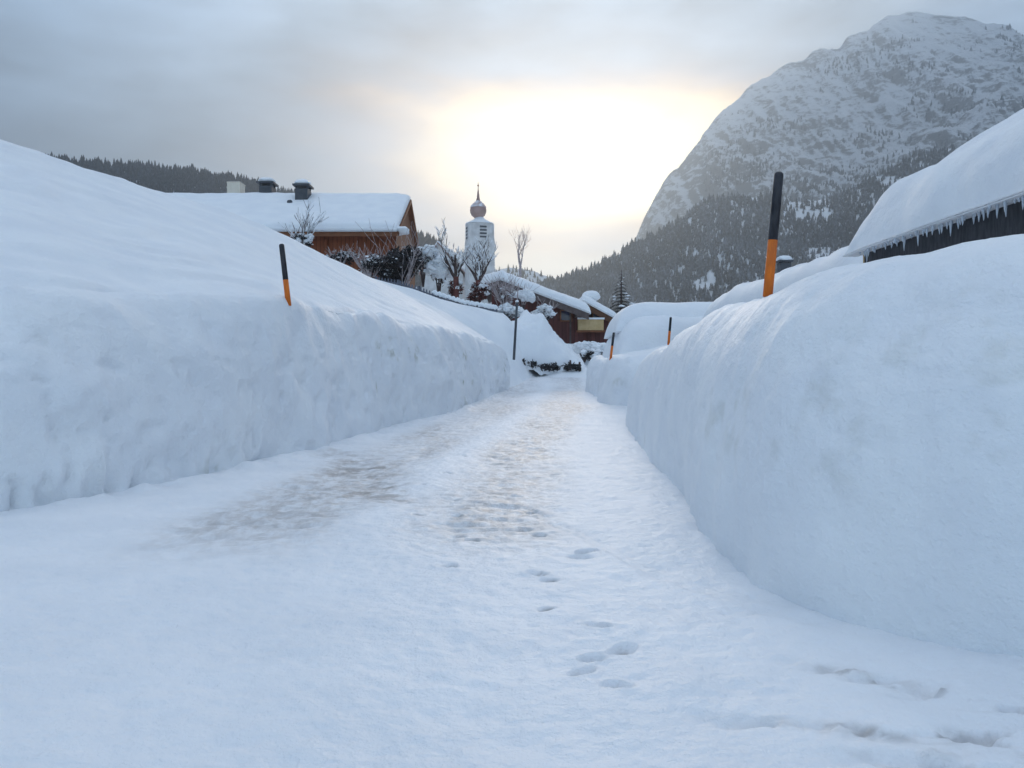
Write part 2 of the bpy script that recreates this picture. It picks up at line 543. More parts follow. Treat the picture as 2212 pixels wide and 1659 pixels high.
    # ploughed crumbs along the feet of both banks
    bl = np.interp(Y, [5, 6.3, 8.1, 10.6, 15.7, 19, 25, 29], [-9, -4, -3.4, -2.96, -2.2, -1.38, -.7, -.15])
    Z += 0.035 * np.exp(-((X - bl - .15) / .18) ** 2) * (1 + fbm(X * 4, Y * 4, 2, 3)) * sst(6, 7, Y)
    # tread bars across the wheel tracks
    Z += 0.004 * np.sin(Y * 34 + 3 * vnoise(X * 2, Y * 1.5)) * np.clip(dirt, 0, .6)
    o = link('road', grid_mesh('road', np.stack([X, Y, Z], -1), {'dirt': np.clip(dirt, 0, 1), 'dark_marks': np.clip(dark_marks, 0, 1)}), SNOW_ROAD)
    tag(o, kind='structure')
make_road()

def smooth_path(A, n):
    """Catmull-Rom through the rows of A, n samples"""
    A = np.array(A, float)
    Q = np.vstack([2 * A[0] - A[1], A, 2 * A[-1] - A[-2]])
    seg = np.sqrt(((A[1:, :2] - A[:-1, :2]) ** 2).sum(1)) + .3
    cum = np.concatenate([[0], np.cumsum(seg)])
    s = np.linspace(0, cum[-1] * .99999, n)
    k = np.clip(np.searchsorted(cum, s, 'right') - 1, 0, len(seg) - 1)
    f = ((s - cum[k]) / seg[k])[:, None]
    p0, p1, p2, p3 = Q[k], Q[k + 1], Q[k + 2], Q[k + 3]
    return .5 * (2 * p1 + (p2 - p0) * f + (2 * p0 - 5 * p1 + 4 * p2 - p3) * f ** 2 + (3 * p1 - p0 - 3 * p2 + p3) * f ** 3)

BANKS = []
def bank(name, st, ns, nw, nt, rough, belly, cut, seed=0.0, ripple=0.0, grass=0.4, soft=0.0, wave=0.10):
    """st rows: base x,y | rim x,y,z | inland x,y,z | back x,y,z -> one lofted surface with a thrown-snow face"""
    S = smooth_path(st, ns)
    n = len(S)
    B = np.stack([S[:, 0], S[:, 1], road_z(S[:, 1]) - 0.05], -1)
    Rm, I, K = S[:, 2:5], S[:, 5:8], S[:, 8:11]
    if soft:
        dd = I - Rm
        dd = dd / np.linalg.norm(dd[:, :2], axis=1)[:, None]
        Rm = Rm + dd * soft
    rows = []
    # face: steep, with a rounded shoulder
    w = np.linspace(0, 1, nw) ** 0.9
    for a in w:
        th = a * math.pi / 2
        up = math.sin(th) ** (1.0 / belly)
        inn = 1 - math.cos(th) ** (1.0 / belly * 1.25)
        p = B.copy()
        p[:, :2] += (Rm[:, :2] - B[:, :2]) * inn
        p[:, 2] += (Rm[:, 2] - B[:, 2]) * up
        rows.append(p)
    for a in (np.linspace(0, 1, nt)[1:]) ** 1.5:
        p = Rm + (I - Rm) * a
        p[:, 2] += -0.10 * math.sin(math.pi * min(1, a * 1.0)) * (I[:, 2] - Rm[:, 2]) * 0.35
        rows.append(p)
    for a in np.linspace(0, 1, 14)[1:]:
        rows.append(I + (K - I) * a)
    G = np.stack(rows, 1)
    # outward direction of the face
    nr = np.gradient(G, axis=0)
    nc = np.gradient(G, axis=1)
    N = np.cross(nr, nc)
    N /= np.linalg.norm(N, axis=-1, keepdims=True) + 1e-9
    if N[n // 2, nw // 2, 2] < 0 or N[n // 2, nw + nt // 2, 2] < 0:
        N = -N
    hrel = np.clip((G[..., 2] - B[:, None, 2]) / (Rm[:, None, 2] - B[:, None, 2]), 0, 1.2)
    face = np.zeros(G.shape[:2])
    face[:, :nw] = 1
    face[:, nw:nw + 8] = np.linspace(1, 0, 8)[None, :]
    x, y, z = G[..., 0], G[..., 1], G[..., 2]
    d = wave * fbm(x * .7 + seed, y * .7, z * .7, 3) * (.4 + .6 * face)
    lump = fbm(x * 3.2 + seed, y * 3.2, z * 3.2, 4)
    d += rough * face * lump * (1.2 - hrel * 1.0)
    # pits where lumps fell out of the cut face
    pit = sst(.28, .75, fbm(x * 3.6 + seed + 4, y * 3.6, z * 4.2 + 9, 4))
    d -= cut * face * pit * sst(.9, .5, hrel)
    d -= cut * .5 * face * sst(.35, .8, fbm(x * 7 + seed, y * 7, z * 5 + 3, 3)) * sst(1.0, .6, hrel)
    if cut > .03:            # scooped hollows along the foot
        d -= .07 * face * sst(.15, .6, fbm(x * 5 + seed, y * 5, z * 1.5 + 8, 3)) * sst(.38, .08, hrel) * sst(.0, .04, hrel)
    # combed streaks down the face
    d += .010 * face * fbm(x * 7 + seed, y * 7, z * .8, 3)
    # wind ripples on the slope above
    if ripple:
        sl_ = 1 - face
        ph = x * 0.55 - y * .42 + .5 * fbm(x * .35, y * .35, 3, 2)
        d += ripple * sl_ * (np.sin(ph * 8.2) * .6 + .4 * np.sin(ph * 17 + 1)) * (.5 + .5 * vnoise(x * .3, y * .3, 9)) 
        d += .03 * sl_ * fbm(x * 1.2 - y * .4, y * .7, 1, 3)
    else:
        d += .035 * (1 - face) * fbm(x * .9, y * .9, 1, 3)
    G = G + N * d[..., None]
    soil = face * sst(.42, .8, fbm(x * .9 + seed, y * .9 + 2, z * 1.3, 3)) * sst(.1, .6, fbm(x * 6, y * 6 + seed, z * 6, 3)) * sst(.95, .6, hrel)
    o = link(name, grid_mesh(name, G, {'dirt': soil * grass}), SNOW_BANK)
    BANKS.append((G, o))
    tag(o, kind='structure')
    return o

left_rows = [
    (-16, 5.2, -16.3, 5.9, 1.75, -21, 12, 6.3, -23, 17, 5.6),
    (-8, 5.6, -8.3, 6.3, 1.72, -14, 13, 5.9, -16, 18, 5.0),
    (-5.4, 5.95, -5.8, 6.6, 1.78, -11.4, 14, 5.6, -13, 19, 4.6),
    (-4.0, 6.3, -4.4, 6.9, 1.83, -9.6, 15, 5.42, -11, 20, 4.4),
    (-3.4, 8.1, -3.84, 8.6, 1.92, -8.85, 17, 5.38, -10.5, 22, 4.4),
    (-2.96, 10.6, -3.10, 10.9, 2.03, -8.05, 19, 5.31, -9.5, 24, 4.3),
    (-2.55, 13.2, -2.78, 13.4, 2.10, -7.0, 20, 5.05, -8.5, 25, 4.1),
    (-2.22, 15.7, -2.50, 15.9, 2.14, -6.12, 21, 4.73, -7.6, 25.5, 3.8),
    (-1.38, 19, -1.70, 19.2, 2.12, -4.6, 23.5, 4.12, -6, 27.5, 3.3),
    (-1.0, 22, -1.25, 22.2, 2.1, -3.8, 25.2, 3.8, -5, 28.6, 3.0),
    (-.7, 25, -.95, 25.2, 2.06, -2.74, 27, 3.35, -3.6, 29.6, 2.6),
    (-.38, 27.3, -.55, 27.5, 2.02, -1.7, 28.4, 2.85, -2.3, 30, 2.2),
    (-.15, 29, -.32, 29.1, 1.97, -.85, 29.1, 2.25, -1.5, 30, 1.9),
    (-.3, 30.1, -.5, 29.9, 1.93, -1.0, 29.4, 2.3, -1.8, 29.9, 1.9),
    (-1.5, 30.7, -1.6, 30.2, 2.1, -2.0, 29.5, 2.9, -2.6, 29.3, 2.6),
]
bank('snow_bank', left_rows, 620, 84, 110, 0.026, 1.12, 0.040, seed=1.0, ripple=0.042, grass=0.75, soft=.22)
right_rows = [
    (9.0, 1.6, 9.2, 3.0, 1.8, 6.5, 6.0, 1.95, 6.6, 6.5, 1.9),
    (4.6, 2.1, 5.0, 3.3, 1.8, 5.5, 6.0, 1.95, 5.8, 6.5, 1.9),
    (3.0, 2.6, 3.45, 3.75, 1.80, 5.0, 6.2, 1.95, 5.8, 6.7, 1.9),
    (1.97, 3.05, 2.70, 4.2, 1.85, 4.4, 6.5, 1.95, 5.8, 7.0, 1.9),
    (1.58, 3.45, 2.39, 4.6, 1.78, 4.2, 6.9, 1.93, 5.8, 7.3, 1.9),
    (1.34, 4.0, 2.16, 5.0, 1.75, 4.1, 7.2, 1.92, 5.8, 7.7, 1.9),
    (1.28, 4.7, 1.98, 5.35, 1.71, 4.1, 7.5, 1.92, 5.8, 8.0, 1.9),
    (1.31, 5.5, 1.90, 5.85, 1.69, 4.1, 7.9, 1.92, 5.8, 8.3, 1.9),
    (1.5, 7.5, 2.05, 7.8, 1.66, 4.2, 8.9, 1.92, 5.8, 9.1, 1.9),
    (1.75, 10, 2.22, 10.1, 1.58, 4.3, 10.4, 1.92, 5.8, 10.5, 1.9),
    (1.92, 12.2, 2.36, 12.2, 1.51, 4.3, 12, 1.90, 5.8, 12, 1.9),
    (2.1, 14.5, 2.52, 14.3, 1.43, 4.4, 13.2, 1.85, 5.8, 13, 1.9),
    (2.3, 16.1, 2.80, 15.7, 1.38, 4.5, 13.8, 1.8, 5.8, 13.5, 1.9),
    (2.75, 16.9, 3.1, 16.2, 1.36, 4.8, 14.2, 1.8, 5.8, 13.8, 1.9),
    (3.8, 17.1, 3.9, 16.3, 1.36, 5.2, 14.4, 1.8, 6, 14, 1.9),
    (8, 17.1, 8, 16.3, 1.4, 8, 14.6, 1.8, 8, 14, 1.9),
]
bank('snow_bank', right_rows, 620, 96, 60, 0.012, 1.2, 0.014, seed=6.0, grass=0.22, wave=.06)
far_rows = [
    (8, 20.3, 8, 20.9, 1.6, 8, 22.5, 1.9, 8, 23, 1.9),
    (4.2, 20.3, 4.3, 20.9, 1.6, 5, 22.5, 1.9, 5.5, 23, 1.9),
    (3.1, 20.6, 3.4, 21.1, 1.55, 4.6, 22.7, 1.9, 5.5, 23, 1.9),
    (2.66, 21.4, 3.0, 21.8, 1.52, 4.5, 23, 1.9, 5.5, 23.3, 1.9),
    (2.56, 22.8, 2.92, 23.0, 1.52, 4.5, 23.6, 1.9, 5.5, 24, 1.9),
    (2.66, 24.0, 3.05, 24.0, 1.50, 4.5, 24.2, 1.9, 5.5, 24.4, 1.9),
    (2.60, 25.2, 2.95, 25.2, 1.50, 4.5, 25.2, 1.9, 5.5, 25, 1.9),
    (2.64, 27.2, 2.98, 27.0, 1.55, 4.5, 26.4, 1.9, 5.5, 26, 1.9),
    (2.78, 29.3, 3.1, 29.0, 1.6, 4.6, 27.6, 1.9, 5.5, 27, 1.9),
    (3.4, 30.7, 3.6, 30.1, 1.7, 5, 28.5, 1.9, 5.6, 27.5, 1.9),
    (8, 31.2, 8, 30.4, 1.8, 8, 29, 1.9, 8, 28, 1.9),
]
bank('snow_bank', far_rows, 300, 40, 30, 0.02, 1.1, 0.012, seed=3.0)

# ------------------------------------------------------------------ hills and mountain
def ridge_land(name, sil, D, slope, back, nu, nv, amp, mat, dip=0.0, foot=-4.0):
    """sil: skyline as (px,py) seen at distance D; a real ridge with a front slope towards the valley and a back slope"""
    sil = np.array(sil, float)
    X0 = (sil[:, 0] - CX) / F * D
    Z0 = H - (sil[:, 1] - HZ) / F * D
    u = np.linspace(X0[0], X0[-1], nu)
    zr = np.interp(u, X0, Z0)
    k = np.ones(5) / 5
    zr = np.convolve(np.pad(zr, 2, 'edge'), k, 'valid')
    zr = zr + amp * .09 * fbm(u / (amp * 1.1), u * 0, 4, 6, .68)
    v = np.concatenate([np.linspace(0, 1, nv), 1 + np.linspace(0, 1, nv // 4)[1:]])
    U, Vv = np.meshgrid(u, v, indexing='ij')
    Hh = (zr - foot)[:, None] * np.ones_like(Vv)
    f = np.clip(Vv, 0, 1)
    prof = f * (1 - dip * np.sin(np.pi * f))
    z = foot + Hh * prof
    y = D - Hh * slope * (1 - f) + back * Hh * np.clip(Vv - 1, 0, 1)
    z = z - Hh * .9 * np.clip(Vv - 1, 0, 1)
    m = np.sin(np.pi * np.clip(f, 0, 1)) ** .6 * (Vv <= 1)
    s = 1 / (amp * 4)
    rg = 1 - np.abs(fbm(U * s + 3, y * s * .5, z * s * .4, 3, .55)) + .42 * (1 - np.abs(fbm(U * s * 5 + z * s * 1.5, y * s * 1.2, z * s * 1.1, 5, .6)) - .6)
    z = z + m * amp * (rg - .55) * np.clip(Hh / (Hh.max() * .35), .15, 1)
    G = np.stack([U, y, z], -1)
    o = link(name, grid_mesh(name, G), mat)
    tag(o, kind='structure')
    return G[:, :nv], o

def mountain_mat():
    m, t, b = new_mat('mountain_rock_and_snow')
    geo = t.node('ShaderNodeNewGeometry')
    p = geo.outputs['Position']
    nz = t.xyz(geo.outputs['Normal'])[2]
    def layer(ang, sc, det, ds):
        mp = t.node('ShaderNodeMapping')
        t.put(mp.inputs['Vector'], p)
        mp.inputs['Rotation'].default_value = (0, R(ang), 0)
        mp.inputs['Scale'].default_value = sc
        return t.noise(mp.outputs[0], 1.0, det, 0.7, ds)
    strata = layer(22, (0.018, 0.03, 0.06), 9, 1.2)
    gul = layer(-38, (0.022, 0.03, 0.06), 9, 1.2)
    broad = t.noise(p, 0.0055, 4, 0.55)
    fine = t.noise(t.scale(p, (1, 1, 1.6)), 0.085, 6, 0.78)
    v = t.m('ADD', t.m('MULTIPLY', strata, 0.5), t.m('ADD', t.m('MULTIPLY', gul, 0.38), t.m('ADD', t.m('MULTIPLY', broad, 0.3), t.m('MULTIPLY', fine, 0.42))))
    v = t.m('SUBTRACT', v, t.m('MULTIPLY', t.m('SUBTRACT', nz, 0.6), 0.32))
    rock = t.ramp(v, 0.79, 0.885)
    rc = t.mix(t.noise(p, .03, 4, .6), (0.11, 0.115, 0.125, 1), (0.24, 0.225, 0.215, 1))
    t.put(b.inputs['Base Color'], t.mix(t.m('MULTIPLY', rock, 0.88), (0.86, 0.88, 0.91, 1), rc))
    b.inputs['Roughness'].default_value = 0.85
    b.inputs['Specular IOR Level'].default_value = 0.1
    bump(t, b, v, 12.0, 0.8)
    return m
MOUNT = mountain_mat()
mount_sil = [(1290, 640), (1345, 570), (1372, 522), (1388, 485), (1412, 436), (1440, 384), (1478, 342), (1496, 312), (1530, 272), (1556, 240), (1588, 222), (1618, 190), (1662, 163), (1690, 143), (1735, 131), (1775, 112), (1812, 98), (1826, 82), (1872, 58), (1918, 36), (1960, 27), (1990, 25),
             (2040, 36), (2085, 42), (2130, 57), (2180, 60), (2212, 70), (2350, 60), (2600, 110), (3000, 330), (3300, 560)]
MG, mo = ridge_land('mountain', mount_sil, 1900, 1.05, 1.0, 760, 480, 80.0, MOUNT)
hill_sil = [(1120, 640), (1200, 612), (1270, 583), (1360, 538), (1440, 494), (1500, 456), (1535, 432), (1600, 426), (1660, 430), (1720, 440), (1800, 430), (1880, 390), (1960, 345), (2060, 320), (2212, 290), (2500, 260), (3000, 380), (3300, 560)]
HG, ho = ridge_land('hill', hill_sil, 950, 1.3, 1.2, 260, 110, 16.0, SNOW_FAR)
left_sil = [(-900, 420), (-500, 330), (-100, 330), (100, 345), (200, 355), (300, 362), (430, 375), (520, 392), (600, 412), (660, 432), (760, 470), (860, 500), (950, 528), (1010, 556), (1070, 600), (1120, 640)]
LG, lo_ = ridge_land('hill', left_sil, 820, 1.5, 1.2, 260, 90, 12.0, SNOW_FAR)
mid_sil = [(900, 640), (1000, 600), (1070, 582), (1110, 578), (1160, 588), (1200, 604), (1260, 632), (1300, 650)]
CG, co_ = ridge_land('hill', mid_sil, 1150, 1.6, 1.2, 90, 40, 8.0, SNOW_FAR)

def forest_mat(name, dark, frost, amount):
    m, t, b = new_mat(name)
    geo = t.node('ShaderNodeNewGeometry')
    p = geo.outputs['Position']
    n = t.noise(p, 0.35, 4, 0.7)
    big = t.noise(p, 0.02, 3, 0.6)
    k = t.m('ADD', t.ramp(n, 0.42, 0.66), t.m('MULTIPLY', t.m('SUBTRACT', big, 0.5), 1.2), clamp=True)
    t.put(b.inputs['Base Color'], t.mix(t.m('MULTIPLY', k, amount), dark, frost))
    b.inputs['Roughness'].default_value = 0.9
    b.inputs['Specular IOR Level'].default_value = 0.1
    return m
def forest(name, pts, hts, mat, label):
    """many small conifers with three ragged whorls each, as one mass"""
    n = len(pts)
    k = 7
    vs, fs = [], []
    base = 0
    for (z0, z1, r) in ((0.0, .55, .24), (.28, .8, .18), (.55, 1.0, .115)):
        a = np.arange(k) * 2 * math.pi / k
        rr = r * (0.62 + .76 * RNG.random((n, k)))
        ang = a[None] + RNG.random((n, 1)) * 6
        ring = np.stack([rr * np.cos(ang), rr * np.sin(ang), np.full((n, k), z0) + .07 * (RNG.random((n, k)) - .5)], -1)
        top = np.stack([.03 * (RNG.random(n) - .5), .03 * (RNG.random(n) - .5), np.full(n, z1)], -1)[:, None]
        V = np.concatenate([ring, top], 1) * hts[:, None, None] + pts[:, None, :]
        idx = base + np.arange(n)[:, None] * (k + 1)
        for j in range(k):
            fs.append(np.stack([idx[:, 0] + j, idx[:, 0] + (j + 1) % k, idx[:, 0] + k], -1))
        vs.append(V.reshape(-1, 3))
        base += n * (k + 1)
    o = link(name, raw_mesh(name, np.concatenate(vs), np.concatenate(fs), False), mat)
    tag(o, label, 'forest', kind='stuff')
    return o
def scatter(G, n, dens, umin=0, umax=1, vmin=0, vmax=1):
    nu, nv = G.shape[:2]
    u = umin + (umax - umin) * RNG.random(n)
    v = vmin + (vmax - vmin) * RNG.random(n)
    fu, fv = u * (nu - 1.001), v * (nv - 1.001)
    iu, iv = fu.astype(int), fv.astype(int)
    a, b = (fu - iu)[:, None], (fv - iv)[:, None]
    p = G[iu, iv] * (1 - a) * (1 - b) + G[iu + 1, iv] * a * (1 - b) + G[iu, iv + 1] * (1 - a) * b + G[iu + 1, iv + 1] * a * b
    px = CX + p[:, 0] / p[:, 1] * F
    py = HZ - (p[:, 2] - H) / p[:, 1] * F
    keep = (RNG.random(n) < dens(p, px, py, v)) & (px < 2500) & (px > -350)
    return p[keep]
WOOD_A = forest_mat('frosty_wood', (0.045, 0.053, 0.065, 1), (0.34, 0.36, 0.40, 1), 0.85)
WOOD_B = forest_mat('dark_wood', (0.020, 0.027, 0.037, 1), (0.16, 0.18, 0.22, 1), 0.7)
WOOD_C = forest_mat('brown_wood', (0.05, 0.05, 0.04, 1), (0.24, 0.22, 0.2, 1), 0.7)
p = scatter(HG, 36000, lambda p, px, py, v: np.where(vnoise(p[:, 0] / 40, p[:, 1] / 40, 3) > -.55, 1, .15) * np.where((px > 1690) & (px < 1800) & (py < 480), .25, 1.0), 0, .8, .12, 1)
forest('forest', p, 4.5 + 7 * RNG.random(len(p)) ** 2, WOOD_A, 'dense frosty grey conifer forest on the hillside below the mountain')
p = scatter(MG, 30000, lambda p, px, py, v: np.clip((sst(-.05, .35, fbm(p[:, 0] / 130, p[:, 1] / 130, p[:, 2] / 70, 4)) * sst(300, 480, py) + sst(.05, .6, fbm(p[:, 0] / 120, p[:, 2] / 60, 5, 4)) * .45) * sst(1400, 1560, px), 0, 1), 0.1, .75, .2, .97)
forest('forest', p, 4.5 + 9 * RNG.random(len(p)) ** 2, WOOD_A, 'scattered grey conifers on the snowy rock face of the mountain')
p = scatter(LG, 24000, lambda p, px, py, v: (px < 1120) * 1.0, 0.3, .92, .55, 1)
forest('forest', p, 4 + 6 * RNG.random(len(p)) ** 2, WOOD_B, 'dark blue-grey conifer forest on the low hill at left')
p = scatter(CG, 1200, lambda p, px, py, v: np.ones(len(p)) * .8, 0, 1, .3, 1)
forest('forest', p, 5 + 5 * RNG.random(len(p)), WOOD_C, 'pale hazy trees on the far hill behind the barn roof')

# ------------------------------------------------------------------ snow on roofs
def snow_slab(name, q, t, parent=None, nx=60, ny=40, p=4.0, lump=0.05, seed=0.0, mat=None, droop=0.0):
    """q: four corners of the roof plane (a,b along one edge, c,d along the opposite); a thick rounded cover with its own underside"""
    a, b, c, d = [np.array(v, float) for v in q]
    u = .5 - .5 * np.cos(np.linspace(0, math.pi, nx))
    v = .5 - .5 * np.cos(np.linspace(0, math.pi, ny))
    U, V = np.meshgrid(u, v, indexing='ij')
    base = (a * ((1 - U) * (1 - V))[..., None] + b * (U * (1 - V))[..., None] + d * ((1 - U) * V)[..., None] + c * (U * V)[..., None])
    e = lambda s: np.clip(1 - np.abs(2 * s - 1) ** (p * 3), 0, 1) ** (1 / p * 1.3)
    h = t * e(U) * e(V)
    h = h * (1 + lump * 2 * fbm(base[..., 0] * .6 + seed, base[..., 1] * .6, 2, 3)) + lump * fbm(base[..., 0] * 1.7 + seed, base[..., 1] * 1.7, base[..., 2], 3) * e(U) * e(V)
    top = base.copy()
    top[..., 2] += h
    bot = base.copy()
    bot[..., 2] -= 0.02 + droop * (1 - e(U) * e(V))
    n, m = U.shape
    i = np.arange(n * m).reshape(n, m)
    j = i + n * m
    Q = [np.stack([i[:-1, :-1], i[1:, :-1], i[1:, 1:], i[:-1, 1:]], -1).reshape(-1, 4), np.stack([j[:-1, :-1], j[:-1, 1:], j[1:, 1:], j[1:, :-1]], -1).reshape(-1, 4)]
    for r0, r1 in ((i[:, 0], j[:, 0]), (i[:, -1], j[:, -1]), (i[0], j[0]), (i[-1], j[-1])):
        Q.append(np.stack([r0[:-1], r0[1:], r1[1:], r1[:-1]], -1))
    me = raw_mesh(name, np.concatenate([top.reshape(-1, 3), bot.reshape(-1, 3)]), np.concatenate(Q), True)
    o = link(name, me, mat or SNOW)
    if parent is not None:
        under(parent, o)
    return o
def part(mb, name, mat, root, smooth=False, sub=None):
    """a part in world coordinates under its thing (or under another part)"""
    o = mb.build(name, mat, None, smooth)
    if sub is None:
        under(root, o)
    else:
        o.parent = sub          # the part itself already stands in world coordinates
    return o

# ---- chalet on the left
def chalet():
    root = thing('chalet', 'long red-brown timber chalet with a broad snow-covered roof, above the left bank', 'house', (-12.5, 42.5, 4.5))
    x0, x1 = -24.0, -5.35
    ye, yr, yb = 37.6, 42.4, 47.2
    ze, zr = 7.70, 10.24
    wy0, wy1, wx0, wx1 = ye + 1.0, yb - 1.0, x0 + .8, x1 - .22
    def roofz(y): return ze + (zr - ze) * (1 - abs(y - yr) / (yr - ye))
    w = MB()
    w.add([(wx0, wy0, 3.5), (wx1, wy0, 3.5), (wx1, wy0, roofz(wy0) - .16), (wx0, wy0, roofz(wy0) - .16)], [(0, 1, 2, 3)])
    w.add([(wx0, wy1, 3.5), (wx1, wy1, 3.5), (wx1, wy1, roofz(wy1) - .16), (wx0, wy1, roofz(wy1) - .16)], [(3, 2, 1, 0)])
    part(w, 'wall', M['redwood'], root)
    for xx in (wx0, wx1):
        gm = MB()
        gm.prism([(xx, wy0 + .003, 3.5), (xx, wy1 - .003, 3.5), (xx, wy1 - .003, roofz(wy1) - .16), (xx, yr, zr - .16), (xx, wy0 + .003, roofz(wy0) - .16)], (-.06, 0, 0))
        part(gm, 'gable_wall', M['gablewood'], root)
    rf = MB()
    for s in (-1, 1):
        yy = ye if s < 0 else yb
        rf.hexa([(x0, yy, ze - .13), (x1, yy, ze - .13), (x1, yr, zr - .13), (x0, yr, zr - .13)], [(x0, yy, ze), (x1, yy, ze), (x1, yr, zr), (x0, yr, zr)])
    part(rf, 'roof', M['fascia'], root)
    fb = MB()
    fb.box(((x0 + x1) / 2, ye - .025, ze - .10), (x1 - x0, .045, .24))
    part(fb, 'eave_board', M['fascia'], root)
    vb = MB()
    for s in (-1, 1):
        yy = ye if s < 0 else yb
        vb.hexa([(x1 + .004, yy, ze - .2), (x1 + .05, yy, ze - .2), (x1 + .05, yr, zr - .2), (x1 + .004, yr, zr - .2)],
                [(x1 + .004, yy, ze - .01), (x1 + .05, yy, ze - .01), (x1 + .05, yr, zr - .01), (x1 + .004, yr, zr - .01)])
    part(vb, 'verge_board', M['gablewood'], root)
    # posts and a rail under the eave
    for k in range(5):
        pm = MB().box((x1 - 1.0 - k * 2.6, wy0 - .06, 5.6), (.15, .1, 3.8))
        part(pm, 'post', M['redwood'], root)
    e = .12
    snow_slab('roof_snow', [(x0, ye - e, ze), (x1 - .02, ye - e, ze), (x1 - .02, yr, zr), (x0, yr, zr)], .40, root, 120, 40, 7, .03, 1.0)
    snow_slab('roof_snow', [(x1 - .02, yb + e, ze), (x0, yb + e, ze), (x0, yr, zr), (x1 - .02, yr, zr)], .40, root, 120, 30, 7, .03, 2.0)
    # snow ridge cap and a drooping corner lump by the gable
    cap = MB()
    n = 40
    cap.tube([(x0 + .25 + (x1 - x0 - .5) * i / n, yr, zr + .14 + .015 * math.sin(i * 2.3)) for i in range(n + 1)], [.18 if 0 < i < n else .1 for i in range(n + 1)], 10)
    part(cap, 'ridge_snow', SNOW, root, True)
    lump = MB().blob((x1 + .1, ye + .45, ze + .12), (.38, .5, .2), 3.0, .3)
    part(lump, 'corner_snow', SNOW, root, True)
    # chimneys
    def stack(px, pyb, pyt, d, w_, mat, kind):
        b_ = P(px, pyb, d)
        t_ = P(px, pyt, d)
        hgt = t_.z - b_.z
        if kind == 'plain':
            c = part(MB().box((b_.x, d, (b_.z + t_.z) / 2 - .4), (w_, .8, hgt + .8)), 'chimney', mat, root)
            part(MB().box((b_.x, d, t_.z + .02), (w_ * 1.04, .86, .05)), 'cap', mat, root, False, c)
            return
        c = part(MB().box((b_.x, d, b_.z + hgt * .22 - .4), (w_ * .86, .8, hgt * .44 + .8)), 'chimney', mat, root)
        for sx in (-.38, .38):
            for sy in (-.3, .3):
                sl_ = MB()
                sl_.box((b_.x + sx * w_, d + sy, b_.z + hgt * .52), (.07, .07, hgt * .2))
                part(sl_, 'cap_post', M['slate'], root, False, c)
        part(MB().box((b_.x, d, b_.z + hgt * .66), (w_ * 1.16, 1.0, hgt * .1)), 'cap', M['slate'], root, False, c)
        part(MB().blob((b_.x - .03, d, b_.z + hgt * .84), (w_ * .58, .5, hgt * .2), px, .15), 'snow_cap', SNOW, root, True, c)
    stack(510, 424, 398, 43.4, .70, M['cream'], 'plain')
    stack(578, 420, 386, 42.9, .78, M['slate'], 'cap')
    stack(655, 428, 390, 41.4, .74, M['slate'], 'cap')
    v0 = P(626, 438, 40.6)
    part(MB().tube([(v0.x, v0.y, v0.z - .7), (v0.x, v0.y, v0.z)], [.05, .05], 8).blob((v0.x, v0.y, v0.z + .02), (.15, .15, .13), 1, .1), 'roof_vent', M['slate'], root, True)
chalet()

